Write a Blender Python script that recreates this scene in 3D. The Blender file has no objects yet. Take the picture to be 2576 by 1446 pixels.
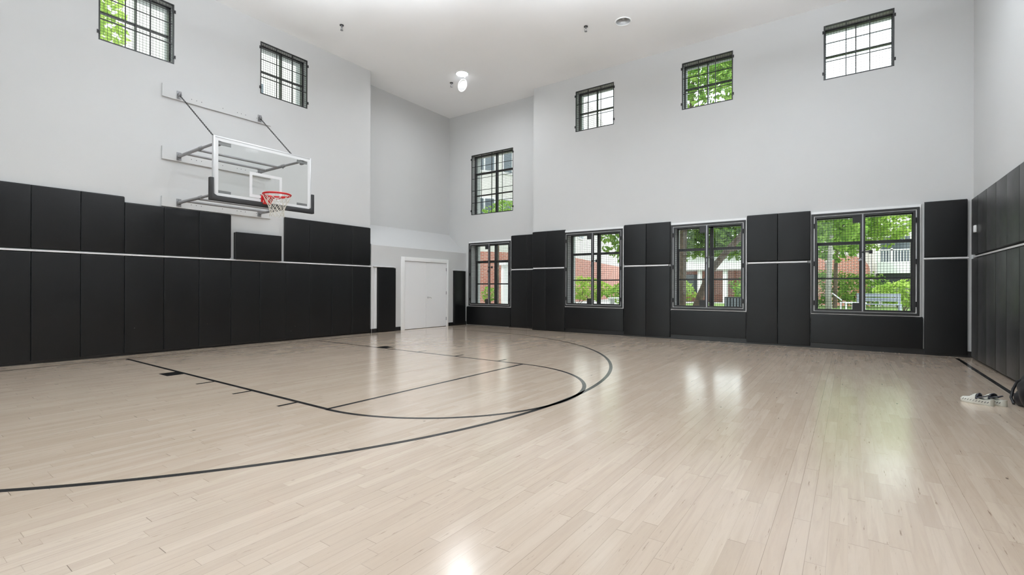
import bpy, bmesh, math, random
from mathutils import Vector, Matrix
random.seed(7)
S = bpy.context.scene
COL = S.collection
PI = math.pi

# ------------------------------------------------------------------ materials
def nmat(name):
    m = bpy.data.materials.new(name); m.use_nodes = True
    nt = m.node_tree; b = nt.nodes['Principled BSDF']
    return m, nt, b
def N(nt, t, **kw):
    n = nt.nodes.new(t)
    for k, v in kw.items():
        if k == 'inp':
            for a, c in v.items(): n.inputs[a].default_value = c
        else: setattr(n, k, v)
    return n
def L(nt, a, b): nt.links.new(a, b)
def MATH(nt, op, a=None, b=None, clamp=False):
    n = nt.nodes.new('ShaderNodeMath'); n.operation = op; n.use_clamp = clamp
    for i, v in enumerate((a, b)):
        if v is None: continue
        if isinstance(v, (int, float)): n.inputs[i].default_value = v
        else: nt.links.new(v, n.inputs[i])
    return n.outputs[0]
def MIXC(nt, fac, a, b, mode='MIX'):
    n = nt.nodes.new('ShaderNodeMix'); n.data_type = 'RGBA'; n.blend_type = mode
    for idx, v in ((0, fac), (6, a), (7, b)):
        if isinstance(v, (int, float)): n.inputs[idx].default_value = v
        elif isinstance(v, tuple): n.inputs[idx].default_value = v
        else: nt.links.new(v, n.inputs[idx])
    return n.outputs[2]
def rgb(r, g, b): return (r, g, b, 1)

def simple(name, col, rough=.5, metal=0, noise=0, nscale=8, bump=0, bscale=60, spec=.5, col2=None):
    m, nt, b = nmat(name)
    b.inputs['Base Color'].default_value = rgb(*col)
    b.inputs['Roughness'].default_value = rough
    b.inputs['Metallic'].default_value = metal
    b.inputs['Specular IOR Level'].default_value = spec
    tc = N(nt, 'ShaderNodeTexCoord')
    if noise or col2:
        nz = N(nt, 'ShaderNodeTexNoise', inp={'Scale': nscale, 'Detail': 5.0})
        L(nt, tc.outputs['Object'], nz.inputs['Vector'])
        c2 = col2 or tuple(c * (1 - noise) for c in col)
        f = MATH(nt, 'MULTIPLY_ADD', nz.outputs['Fac'], 2.4); nt.nodes[-1].inputs[2].default_value = -.7; nt.nodes[-1].use_clamp = True
        L(nt, MIXC(nt, f, rgb(*col), rgb(*c2)), b.inputs['Base Color'])
    if bump:
        nb = N(nt, 'ShaderNodeTexNoise', inp={'Scale': bscale, 'Detail': 3.0})
        L(nt, tc.outputs['Object'], nb.inputs['Vector'])
        bp = N(nt, 'ShaderNodeBump', inp={'Strength': bump, 'Distance': .01})
        L(nt, nb.outputs['Fac'], bp.inputs['Height']); L(nt, bp.outputs[0], b.inputs['Normal'])
    return m

M = {}
M['wall'] = simple('painted_wall', (.585, .592, .595), .62, noise=.02, nscale=1.2, bump=.06, bscale=90)
M['ceil'] = simple('painted_ceiling', (.925, .935, .95), .75, noise=.015, nscale=.8, bump=.05, bscale=40)
M['trim'] = simple('white_enamel', (.86, .87, .88), .35)
M['door'] = simple('door_paint', (.84, .85, .87), .4)
M['rail'] = simple('white_channel', (.72, .72, .74), .35)
M['black'] = simple('black_metal', (.016, .016, .017), .42, noise=.3)
M['board'] = simple('black_board', (.008, .008, .009), .6)
M['base'] = simple('black_rubber_base', (.007, .007, .008), .35)
M['darkframe'] = simple('bronze_window_frame', (.022, .022, .024), .4)
M['steel'] = simple('grey_painted_steel', (.27, .27, .28), .42, metal=.2, noise=.15)
M['zinc'] = simple('zinc_plated', (.34, .34, .36), .35, metal=.8)
M['alu'] = simple('brushed_aluminium', (.60, .61, .62), .33, metal=.5)
M['whitepaint'] = simple('white_paint_on_glass', (.66, .67, .68), .3)
M['foam'] = simple('black_foam_padding', (.014, .014, .015), .55, bump=.15, bscale=120)
M['red'] = simple('red_rim_enamel', (.50, .012, .014), .32)
M['net'] = simple('white_nylon_net', (.62, .60, .54), .8)
M['shoe'] = simple('off_white_foam', (.62, .62, .56), .5, noise=.12, nscale=20)
M['shoeblack'] = simple('black_shoe_lining', (.02, .022, .035), .3)
M['bag'] = simple('black_nylon_fabric', (.006, .006, .008), .55, bump=.25, bscale=6)
M['grass'] = simple('mown_grass', (.16, .26, .06), .9, noise=.5, nscale=3)
M['paving'] = simple('pale_paving', (.55, .55, .54), .9, noise=.25, nscale=2)
M['stucco'] = simple('pale_stucco', (.62, .60, .56), .9, noise=.1, nscale=1)
M['whitewood'] = simple('white_painted_wood', (.70, .70, .70), .6)
M['dkglass'] = simple('dark_window_pane', (.10, .12, .14), .15)
M['bark'] = simple('brown_bark', (.17, .12, .085), .9, col2=(.08, .06, .045), nscale=9, bump=.8, bscale=20)
M['barkpale'] = simple('pale_grey_bark', (.34, .33, .30), .9, col2=(.2, .19, .17), nscale=6, bump=.5, bscale=20)
M['bench'] = simple('grey_outdoor_furniture', (.30, .33, .37), .6)
M['hood'] = simple('dark_slate', (.05, .055, .06), .7)

def leafmat(name, c1, c2):
    m = bpy.data.materials.new(name); m.use_nodes = True; nt = m.node_tree
    for n in list(nt.nodes): nt.nodes.remove(n)
    out = N(nt, 'ShaderNodeOutputMaterial'); g = N(nt, 'ShaderNodeNewGeometry')
    col = MIXC(nt, g.outputs['Random Per Island'], rgb(*c1), rgb(*c2))
    d = N(nt, 'ShaderNodeBsdfDiffuse'); t = N(nt, 'ShaderNodeBsdfTranslucent'); a = N(nt, 'ShaderNodeMixShader', inp={0: .45})
    L(nt, col, d.inputs[0]); L(nt, MIXC(nt, .5, col, rgb(.45, .58, .14)), t.inputs[0])
    L(nt, d.outputs[0], a.inputs[1]); L(nt, t.outputs[0], a.inputs[2]); L(nt, a.outputs[0], out.inputs[0])
    return m
M['leaf'] = leafmat('maple_leaves', (.07, .20, .03), (.30, .48, .10))
M['leafdark'] = leafmat('dark_leaves', (.03, .12, .015), (.13, .30, .05))
M['leaflime'] = leafmat('lime_leaves', (.22, .38, .06), (.45, .58, .15))

def brickmat():
    m, nt, b = nmat('red_brick')
    uv = N(nt, 'ShaderNodeUVMap')
    br = N(nt, 'ShaderNodeTexBrick', inp={'Scale': 1.0, 'Mortar Size': .012, 'Brick Width': .23, 'Row Height': .077, 'Bias': 0.0})
    br.inputs['Color1'].default_value = rgb(.34, .09, .06); br.inputs['Color2'].default_value = rgb(.46, .15, .10)
    br.inputs['Mortar'].default_value = rgb(.45, .38, .34)
    L(nt, uv.outputs[0], br.inputs['Vector'])
    nz = N(nt, 'ShaderNodeTexNoise', inp={'Scale': 1.5})
    L(nt, MIXC(nt, MATH(nt, 'MULTIPLY', nz.outputs['Fac'], .35), br.outputs['Color'], rgb(.55, .28, .22)), b.inputs['Base Color'])
    b.inputs['Roughness'].default_value = .9
    return m
M['brick'] = brickmat()

def glassmat(name, tint=(1, 1, 1), gloss=.8, rough=.01):
    m = bpy.data.materials.new(name); m.use_nodes = True; nt = m.node_tree
    for n in list(nt.nodes): nt.nodes.remove(n)
    out = N(nt, 'ShaderNodeOutputMaterial'); t = N(nt, 'ShaderNodeBsdfTransparent'); t.inputs[0].default_value = rgb(*tint)
    g = N(nt, 'ShaderNodeBsdfGlossy', inp={'Roughness': rough}); lw = N(nt, 'ShaderNodeLayerWeight', inp={0: .25})
    f = MATH(nt, 'MULTIPLY', lw.outputs['Fresnel'], gloss, True)
    x = N(nt, 'ShaderNodeMixShader'); L(nt, f, x.inputs[0]); L(nt, t.outputs[0], x.inputs[1]); L(nt, g.outputs[0], x.inputs[2])
    L(nt, x.outputs[0], out.inputs[0])
    return m
M['glass'] = glassmat('window_glass', (.93, .965, .95))
M['bbglass'] = glassmat('backboard_glass', (.955, .965, .96), gloss=.12, rough=.05)

def emat(name, c, s):
    m = bpy.data.materials.new(name); m.use_nodes = True; nt = m.node_tree
    for n in list(nt.nodes): nt.nodes.remove(n)
    out = N(nt, 'ShaderNodeOutputMaterial'); e = N(nt, 'ShaderNodeEmission', inp={0: rgb(*c), 1: s}); L(nt, e.outputs[0], out.inputs[0])
    return m
LAMP_E = 360.0
M['lamp'] = emat('lit_lamp_lens', (.94, .97, 1.0), LAMP_E)
M['filldown'] = emat('fill_light_lower_lens', (.90, .95, 1.0), 78.0)  # glowing discs of the added fill lights
M['filldim'] = emat('fill_light_dim_lens', (.90, .95, 1.0), 6.0)
M['fillup'] = emat('fill_light_upper_lens', (.90, .95, 1.0), 152.0)

def padmat():
    m, nt, b = nmat('black_vinyl')
    tc = N(nt, 'ShaderNodeTexCoord'); oi = N(nt, 'ShaderNodeObjectInfo')
    b.inputs['Base Color'].default_value = rgb(.0045, .0047, .0052); b.inputs['Specular IOR Level'].default_value = .32; b.inputs['Sheen Weight'].default_value = .065; b.inputs['Sheen Roughness'].default_value = .35
    va = N(nt, 'ShaderNodeVectorMath', operation='ADD'); L(nt, tc.outputs['Object'], va.inputs[0]); L(nt, oi.outputs['Random'], va.inputs[1])
    n1 = N(nt, 'ShaderNodeTexNoise', inp={'Scale': 260.0, 'Detail': 2.0}); n2 = N(nt, 'ShaderNodeTexNoise', inp={'Scale': 3.0, 'Detail': 3.0})
    L(nt, va.outputs[0], n1.inputs['Vector']); L(nt, va.outputs[0], n2.inputs['Vector'])
    L(nt, MATH(nt, 'MULTIPLY_ADD', n2.outputs['Fac'], .16), b.inputs['Roughness']); nt.nodes[-1].inputs[2].default_value = .27
    h = MATH(nt, 'ADD', MATH(nt, 'MULTIPLY', n1.outputs['Fac'], .12), MATH(nt, 'MULTIPLY', n2.outputs['Fac'], 1.0))
    bp = N(nt, 'ShaderNodeBump', inp={'Strength': .22, 'Distance': .010}); L(nt, h, bp.inputs['Height']); L(nt, bp.outputs[0], b.inputs['Normal'])
    # tiny pale scuffs
    v = N(nt, 'ShaderNodeTexVoronoi', inp={'Scale': 2.2}); L(nt, va.outputs[0], v.inputs['Vector'])
    sc = MATH(nt, 'LESS_THAN', v.outputs['Distance'], .012)
    L(nt, MIXC(nt, sc, rgb(.0045, .0047, .0052), rgb(.22, .22, .22)), b.inputs['Base Color'])
    return m
M['pad'] = padmat()

def floormat():
    m, nt, b = nmat('maple_strip_floor')
    tc = N(nt, 'ShaderNodeTexCoord'); sp = N(nt, 'ShaderNodeSeparateXYZ'); L(nt, tc.outputs['Object'], sp.inputs[0])
    W = .0815
    xs = MATH(nt, 'DIVIDE', sp.outputs['X'], W); row = MATH(nt, 'FLOOR', xs); fx = MATH(nt, 'FRACT', xs)
    wn = N(nt, 'ShaderNodeTexWhiteNoise', noise_dimensions='1D'); L(nt, row, wn.inputs['W'])
    off = MATH(nt, 'MULTIPLY', wn.outputs['Value'], 37.0)
    wn2 = N(nt, 'ShaderNodeTexWhiteNoise', noise_dimensions='1D'); L(nt, MATH(nt, 'ADD', row, 91.7), wn2.inputs['W'])
    ln = MATH(nt, 'MULTIPLY_ADD', wn2.outputs['Value'], .55); nt.nodes[-1].inputs[2].default_value = .55
    # wobble the board lengths inside a row
    y = sp.outputs['Y']
    wob = MATH(nt, 'MULTIPLY', MATH(nt, 'SINE', MATH(nt, 'ADD', MATH(nt, 'MULTIPLY', y, 1.7), off)), .22)
    u = MATH(nt, 'ADD', MATH(nt, 'DIVIDE', MATH(nt, 'ADD', y, wob), ln), off)
    seg = MATH(nt, 'FLOOR', u); fu = MATH(nt, 'FRACT', u)
    cv = N(nt, 'ShaderNodeCombineXYZ'); L(nt, row, cv.inputs[0]); L(nt, seg, cv.inputs[1])
    pr = N(nt, 'ShaderNodeTexWhiteNoise', noise_dimensions='3D'); L(nt, cv.outputs[0], pr.inputs['Vector'])
    prs = N(nt, 'ShaderNodeSeparateColor'); L(nt, pr.outputs['Color'], prs.inputs[0])
    # grain coordinates, shifted per board
    gm = N(nt, 'ShaderNodeCombineXYZ')
    L(nt, MATH(nt, 'ADD', MATH(nt, 'MULTIPLY', sp.outputs['X'], 26.0), MATH(nt, 'MULTIPLY', prs.outputs[0], 50.0)), gm.inputs[0])
    L(nt, MATH(nt, 'ADD', MATH(nt, 'MULTIPLY', y, 1.6), MATH(nt, 'MULTIPLY', prs.outputs[1], 50.0)), gm.inputs[1])
    g1 = N(nt, 'ShaderNodeTexNoise', inp={'Scale': 1.0, 'Detail': 6.0, 'Roughness': .62, 'Distortion': .8}); L(nt, gm.outputs[0], g1.inputs['Vector'])
    gm2 = N(nt, 'ShaderNodeVectorMath', operation='MULTIPLY'); L(nt, gm.outputs[0], gm2.inputs[0]); gm2.inputs[1].default_value = (2.2, 2.6, 1)
    g2 = N(nt, 'ShaderNodeTexNoise', inp={'Scale': 1.0, 'Detail': 4.0, 'Roughness': .7}); L(nt, gm2.outputs[0], g2.inputs['Vector'])
    tone = N(nt, 'ShaderNodeValToRGB'); cr = tone.color_ramp
    cr.elements[0].position = 0; cr.elements[0].color = rgb(.61, .49, .385)
    cr.elements[1].position = 1; cr.elements[1].color = rgb(.71, .59, .475)
    e = cr.elements.new(.25); e.color = rgb(.645, .52, .41)
    e = cr.elements.new(.6); e.color = rgb(.67, .55, .44)
    L(nt, prs.outputs[2], tone.inputs[0])
    gf = N(nt, 'ShaderNodeMapRange', inp={1: .42, 2: .72, 3: 0.0, 4: .55}); L(nt, g1.outputs['Fac'], gf.inputs[0])
    c = MIXC(nt, gf.outputs[0], tone.outputs[0], rgb(.52, .40, .31))
    # broad worn tone
    big = N(nt, 'ShaderNodeTexNoise', inp={'Scale': .55, 'Detail': 3.0}); L(nt, tc.outputs['Object'], big.inputs['Vector'])
    bf = N(nt, 'ShaderNodeMapRange', inp={1: .35, 2: .7, 3: 0.0, 4: .35}); L(nt, big.outputs['Fac'], bf.inputs[0])
    c = MIXC(nt, bf.outputs[0], c, rgb(.59, .48, .385))
    # dark mineral streaks and knots
    st = N(nt, 'ShaderNodeMapRange', inp={1: .635, 2: .72, 3: 0.0, 4: .8}); L(nt, g2.outputs['Fac'], st.inputs[0])
    c = MIXC(nt, st.outputs[0], c, rgb(.20, .12, .08))
    kv = N(nt, 'ShaderNodeVectorMath', operation='MULTIPLY'); L(nt, tc.outputs['Object'], kv.inputs[0]); kv.inputs[1].default_value = (1, .45, 1)
    vo = N(nt, 'ShaderNodeTexVoronoi', inp={'Scale': 3.1}); L(nt, kv.outputs[0], vo.inputs['Vector'])
    kn = N(nt, 'ShaderNodeMapRange', inp={1: .018, 2: .036, 3: .9, 4: 0.0}); L(nt, vo.outputs['Distance'], kn.inputs[0])
    c = MIXC(nt, kn.outputs[0], c, rgb(.09, .05, .035))
    # seams
    ex = MATH(nt, 'MINIMUM', fx, MATH(nt, 'SUBTRACT', 1.0, fx))
    sx = N(nt, 'ShaderNodeMapRange', inp={1: .006, 2: .02, 3: 1.0, 4: 0.0}); L(nt, ex, sx.inputs[0])
    eu = MATH(nt, 'MULTIPLY', MATH(nt, 'MINIMUM', fu, MATH(nt, 'SUBTRACT', 1.0, fu)), ln)
    su = N(nt, 'ShaderNodeMapRange', inp={1: .0005, 2: .0016, 3: 1.0, 4: 0.0}); L(nt, eu, su.inputs[0])
    sv = MATH(nt, 'MULTIPLY', sx.outputs[0], MATH(nt, 'POWER', wn2.outputs['Value'], 1.6))
    seam = MATH(nt, 'MAXIMUM', MATH(nt, 'MULTIPLY', sv, .8), MATH(nt, 'MULTIPLY', su.outputs[0], MATH(nt, 'MULTIPLY', prs.outputs[0], 1.0)))
    c = MIXC(nt, MATH(nt, 'MULTIPLY', seam, .9), c, rgb(.12, .075, .05))
    L(nt, c, b.inputs['Base Color'])
    # gloss
    rn = N(nt, 'ShaderNodeTexNoise', inp={'Scale': 2.0, 'Detail': 4.0}); L(nt, tc.outputs['Object'], rn.inputs['Vector'])
    r = MATH(nt, 'ADD', MATH(nt, 'MULTIPLY', rn.outputs['Fac'], .09), MATH(nt, 'MULTIPLY', prs.outputs[1], .018))
    L(nt, MATH(nt, 'ADD', r, .15), b.inputs['Roughness'])
    b.inputs['Specular IOR Level'].default_value = .9
    b.inputs['Coat Weight'].default_value = .6; b.inputs['Coat Roughness'].default_value = .17
    # bump: board tilt, fine ripple, seams
    wv = N(nt, 'ShaderNodeVectorMath', operation='MULTIPLY'); L(nt, tc.outputs['Object'], wv.inputs[0]); wv.inputs[1].default_value = (5, 9, 1)
    wz = N(nt, 'ShaderNodeTexNoise', inp={'Scale': 1.0, 'Detail': 2.0}); L(nt, wv.outputs[0], wz.inputs['Vector'])
    h = MATH(nt, 'MULTIPLY', wz.outputs['Fac'], .22)
    bp = N(nt, 'ShaderNodeBump', inp={'Strength': .5, 'Distance': .0012}); L(nt, h, bp.inputs['Height']); L(nt, bp.outputs[0], b.inputs['Normal'])
    return m
M['floor'] = floormat()
def linemat():
    m, nt, b = nmat('black_court_paint')
    tc = N(nt, 'ShaderNodeTexCoord')
    rn = N(nt, 'ShaderNodeTexNoise', inp={'Scale': 2.0, 'Detail': 4.0}); L(nt, tc.outputs['Object'], rn.inputs['Vector'])
    L(nt, MATH(nt, 'ADD', MATH(nt, 'MULTIPLY', rn.outputs['Fac'], .1), .16), b.inputs['Roughness'])
    wz = N(nt, 'ShaderNodeTexNoise', inp={'Scale': 40.0, 'Detail': 4.0}); L(nt, tc.outputs['Object'], wz.inputs['Vector'])
    f = N(nt, 'ShaderNodeMapRange', inp={1: .68, 2: .74, 3: 0.0, 4: .5}); L(nt, wz.outputs['Fac'], f.inputs[0])
    L(nt, MIXC(nt, f.outputs[0], rgb(.012, .012, .013), rgb(.12, .10, .09)), b.inputs['Base Color'])
    b.inputs['Specular IOR Level'].default_value = .6
    return m
M['line'] = linemat()

# ------------------------------------------------------------------ mesh helpers
ORG = {}
class MB:
    def __init__(s): s.v = []; s.f = []; s.mi = []; s.cur = 0; s.uv = None
    def add(s, vs, fs):
        n = len(s.v); s.v += [tuple(p) for p in vs]
        for f in fs: s.f.append(tuple(i + n for i in f)); s.mi.append(s.cur)
        return s
    def box(s, x0, x1, y0, y1, z0, z1):
        x0, x1 = sorted((x0, x1)); y0, y1 = sorted((y0, y1)); z0, z1 = sorted((z0, z1))
        return s.add([(x0,y0,z0),(x1,y0,z0),(x1,y1,z0),(x0,y1,z0),(x0,y0,z1),(x1,y0,z1),(x1,y1,z1),(x0,y1,z1)],
                     [(0,3,2,1),(4,5,6,7),(0,1,5,4),(1,2,6,5),(2,3,7,6),(3,0,4,7)])
    def obox(s, c, ax, ay, az, hx, hy, hz):
        c = Vector(c); ax = Vector(ax).normalized() * hx; ay = Vector(ay).normalized() * hy; az = Vector(az).normalized() * hz
        P = [c + ax * i + ay * j + az * k for k in (-1, 1) for i, j in ((-1,-1),(1,-1),(1,1),(-1,1))]
        return s.add(P, [(0,3,2,1),(4,5,6,7),(0,1,5,4),(1,2,6,5),(2,3,7,6),(3,0,4,7)])
    def tube(s, pts, r, n=8, closed=False, caps=True):
        P = [Vector(p) for p in pts]; m = len(P); rr = r if isinstance(r, (list, tuple)) else [r] * m
        base = len(s.v); up = None
        for i, p in enumerate(P):
            if closed: t = (P[(i + 1) % m] - P[i - 1])
            else: t = (P[min(i + 1, m - 1)] - P[max(i - 1, 0)])
            t.normalize()
            if up is None: up = Vector((0, 0, 1)) if abs(t.z) < .9 else Vector((1, 0, 0))
            a = t.cross(up).normalized(); b = a.cross(t).normalized(); up = b
            for k in range(n):
                an = 2 * PI * k / n; s.v.append(tuple(p + (a * math.cos(an) + b * math.sin(an)) * rr[i]))
        for i in range(m if closed else m - 1):
            j = (i + 1) % m
            for k in range(n):
                l = (k + 1) % n; s.f.append((base+i*n+k, base+j*n+k, base+j*n+l, base+i*n+l)); s.mi.append(s.cur)
        if not closed and caps:
            s.f.append(tuple(base + k for k in range(n))); s.f.append(tuple(base + (m-1)*n + k for k in reversed(range(n)))); s.mi += [s.cur]*2
        return s
    def cyl(s, a, b, r, n=16): return s.tube([a, b], r, n)
    def ring(s, c, r, tr, axis='z', n=32, k=8):
        c = Vector(c); pts = []
        for i in range(n):
            a = 2 * PI * i / n; u, w = r * math.cos(a), r * math.sin(a)
            pts.append(c + (Vector((u, w, 0)) if axis == 'z' else Vector((0, u, w)) if axis == 'x' else Vector((u, 0, w))))
        return s.tube(pts, tr, k, closed=True)
    def ell(s, c, rx, ry, rz, nu=16, nv=10, fn=None):
        base = len(s.v); c = Vector(c)
        for j in range(nv + 1):
            th = PI * j / nv
            for i in range(nu):
                ph = 2 * PI * i / nu
                d = Vector((math.sin(th)*math.cos(ph), math.sin(th)*math.sin(ph), math.cos(th)))
                k = fn(d) if fn else 1
                s.v.append(tuple(c + Vector((d.x*rx, d.y*ry, d.z*rz)) * k))
        for j in range(nv):
            for i in range(nu):
                l = (i + 1) % nu; s.f.append((base+j*nu+i, base+(j+1)*nu+i, base+(j+1)*nu+l, base+j*nu+l)); s.mi.append(s.cur)
        return s
    def prism(s, poly, axis, d0, d1):
        def P(p, d): return (d, p[0], p[1]) if axis == 'x' else (p[0], d, p[1]) if axis == 'y' else (p[0], p[1], d)
        n = len(poly)
        return s.add([P(p, d0) for p in poly] + [P(p, d1) for p in poly],
                     [tuple(range(n)), tuple(range(2*n-1, n-1, -1))] + [(i, i + n, (i+1) % n + n, (i+1) % n) for i in range(n)])
    def build(s, name, mat, parent=None, smooth=False, bevel=0, seg=2, fixn=True):
        o3 = ORG.get(parent.name, Vector((0, 0, 0))) if parent else Vector((0, 0, 0))
        me = bpy.data.meshes.new(name)
        me.from_pydata([(x - o3.x, y - o3.y, z - o3.z) for x, y, z in s.v], [], s.f)
        mats = mat if isinstance(mat, (list, tuple)) else [mat]
        for mm in mats: me.materials.append(M[mm])
        if len(mats) > 1: me.polygons.foreach_set('material_index', s.mi)
        if fixn or bevel:
            bm = bmesh.new(); bm.from_mesh(me)
            if bevel: bmesh.ops.bevel(bm, geom=bm.edges[:], offset=bevel, segments=seg, affect='EDGES', profile=.6)
            bmesh.ops.recalc_face_normals(bm, faces=bm.faces[:]); bm.to_mesh(me); bm.free()
        if smooth or bevel:
            me.shade_smooth(); me.set_sharp_from_angle(angle=math.radians(40))
        ob = bpy.data.objects.new(name, me); COL.objects.link(ob)
        if parent: ob.parent = parent; ORG[ob.name] = o3
        else: ORG[ob.name] = Vector((0, 0, 0))
        return ob
def root(name, loc, label=None, cat=None, group=None, kind=None):
    o = bpy.data.objects.new(name, None); COL.objects.link(o); o.location = loc; o.empty_display_size = .1
    ORG[o.name] = Vector(loc); tag(o, label, cat, group, kind); return o
def tag(o, label=None, cat=None, group=None, kind=None):
    if label: o['label'] = label
    if cat: o['category'] = cat
    if group: o['group'] = group
    if kind: o['kind'] = kind
    return o
def struct(o, label=None, cat=None):
    o['kind'] = 'structure'
    return tag(o, label, cat)

# ------------------------------------------------------------------ dimensions (metres; camera stands over the origin)
XL = -10.73      # left wall plane (hoop wall)
XR = 1.86        # right wall plane
YB = 11.98       # window wall plane
YR = 12.41       # recessed corner bay of the window wall
XS = -7.68       # where the bay ends
YN = -3.6        # wall behind the camera
ZC = 7.18        # ceiling
XD = -10.67      # closet wall plane
TH = .50

# ------------------------------------------------------------------ walls with holes
def wall(name, axis, pos, out, a0, a1, z0, z1, holes, th=TH, mat='wall', extra=None):
    As = sorted(set([a0, a1] + [h[0] for h in holes] + [h[1] for h in holes]))
    Zs = sorted(set([z0, z1] + [h[2] for h in holes] + [h[3] for h in holes]))
    m = MB(); p0, p1 = pos, pos + out * th
    def solid(i, j):
        if i < 0 or j < 0 or i >= len(As) - 1 or j >= len(Zs) - 1: return False
        ca, cz = (As[i] + As[i+1]) / 2, (Zs[j] + Zs[j+1]) / 2
        return not any(h[0] < ca < h[1] and h[2] < cz < h[3] for h in holes)
    def P(a, p, z): return (a, p, z) if axis == 'x' else (p, a, z)
    def q(*v): m.add([P(*k) for k in v], [(0, 1, 2, 3)])
    for i in range(len(As) - 1):
        for j in range(len(Zs) - 1):
            if not solid(i, j): continue
            A, B, Z0, Z1 = As[i], As[i+1], Zs[j], Zs[j+1]
            q((A, p0, Z0), (B, p0, Z0), (B, p0, Z1), (A, p0, Z1)); q((A, p1, Z0), (B, p1, Z0), (B, p1, Z1), (A, p1, Z1))
            if not solid(i-1, j): q((A, p0, Z0), (A, p1, Z0), (A, p1, Z1), (A, p0, Z1))
            if not solid(i+1, j): q((B, p0, Z0), (B, p1, Z0), (B, p1, Z1), (B, p0, Z1))
            if not solid(i, j-1): q((A, p0, Z0), (A, p1, Z0), (B, p1, Z0), (B, p0, Z0))
            if not solid(i, j+1): q((A, p0, Z1), (A, p1, Z1), (B, p1, Z1), (B, p0, Z1))
    if extra: extra(m)
    bm = bmesh.new(); me = bpy.data.meshes.new(name); me.from_pydata(m.v, [], m.f); bm.from_mesh(me)
    bmesh.ops.remove_doubles(bm, verts=bm.verts[:], dist=1e-5); bmesh.ops.recalc_face_normals(bm, faces=bm.faces[:]); bm.to_mesh(me); bm.free()
    me.materials.append(M[mat]); o = bpy.data.objects.new(name, me); COL.objects.link(o); ORG[o.name] = Vector((0,0,0))
    return struct(o)

# lower windows: guard outer rectangle x0,x1,z0,z1
LOW = [(-10.515, -8.78, .645, 2.75, YR), (-6.60, -4.86, .732, 2.82, YB), (-3.60, -1.918, .74, 2.81, YB), (-.65, 1.106, .735, 2.82, YB)]
UPB = [(-10.45, -8.725, 3.70, 5.715, YR), (-6.285, -5.137, 5.625, 6.765, YB), (-3.36, -2.203, 5.625, 6.77, YB), (-.443, .725, 5.63, 6.775, YB)]
UPA = [(2.642, 3.79, 5.57, 6.73), (5.452, 6.588, 5.565, 6.735)]
HI = .058   # opening edge inside guard frame
def lowhole(w): return (w[0] + HI, w[1] - HI, w[2] + HI, w[3] - HI)
wall('wall_front_bay', 'x', YR, 1, -11.46, XS, 0, ZC, [lowhole(LOW[0]), UPB[0][:4]])
wall('wall_front', 'x', YB, 1, XS, XR + TH, 0, ZC, [lowhole(w) for w in LOW[1:]] + [w[:4] for w in UPB[1:]])
wall('wall_left', 'y', XL, -1, YN - TH, 8.45, 0, ZC, [(w[0], w[1], w[2], w[3]) for w in UPA])
# closet wall with sloped top, and the recessed wall over it
DY0, DY1, DZ = 9.64, 11.44, 2.035
def closet():
    m = MB(); prof = [(-11.46, 0), (XD, 0), (XD, 2.42), (-11.46, 3.09)]
    y0, y1 = 8.45, YR
    # front face with door hole
    for a, b, c, d in ((y0, DY0, 0, 2.42), (DY1, y1, 0, 2.42), (DY0, DY1, DZ, 2.42)):
        m.add([(XD, a, c), (XD, b, c), (XD, b, d), (XD, a, d)], [(0, 1, 2, 3)])
    m.add([(XD, y0, 2.42), (XD, y1, 2.42), (-11.46, y1, 3.09), (-11.46, y0, 3.09)], [(0, 1, 2, 3)])
    m.add([(x, y0, z) for x, z in prof], [(0, 1, 2, 3)])
    # reveal of the door
    for a in (DY0, DY1): m.add([(XD, a, 0), (XD - .12, a, 0), (XD - .12, a, DZ), (XD, a, DZ)], [(0, 1, 2, 3)])
    m.add([(XD, DY0, DZ), (XD, DY1, DZ), (XD - .12, DY1, DZ), (XD - .12, DY0, DZ)], [(0, 1, 2, 3)])
    m.add([(XD - .12, DY0, 0), (XD - .12, DY1, 0), (XD - .12, DY1, DZ), (XD - .12, DY0, DZ)], [(0, 1, 2, 3)])
    # recessed upper wall and outside shell
    m.box(-11.46 - TH, -11.46, 8.45, YR + TH, 0, ZC)
    m.box(-11.46, XL - .001, 8.0, 8.449, 2.2, ZC)
    return struct(m.build('wall_left_recess', 'wall', fixn=False))
closet()
wall('wall_right', 'y', XR, 1, YN - TH, YB, 0, ZC, [])
BACKH = [(-9.6, -7.2, .8, 5.6), (-6.3, -3.9, .8, 5.6), (-3.0, -.6, .8, 5.6)]  # unseen openings added to bring in daylight from behind
wall('wall_back', 'x', YN, -1, XL, XR, 0, ZC, BACKH)

fl = MB(); fl.box(-11.46, XR + .02, YN - .02, YR + .02, -.05, 0)
floor = struct(fl.build('floor', 'floor'), 'pale maple strip gym floor with black court lines')

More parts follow.
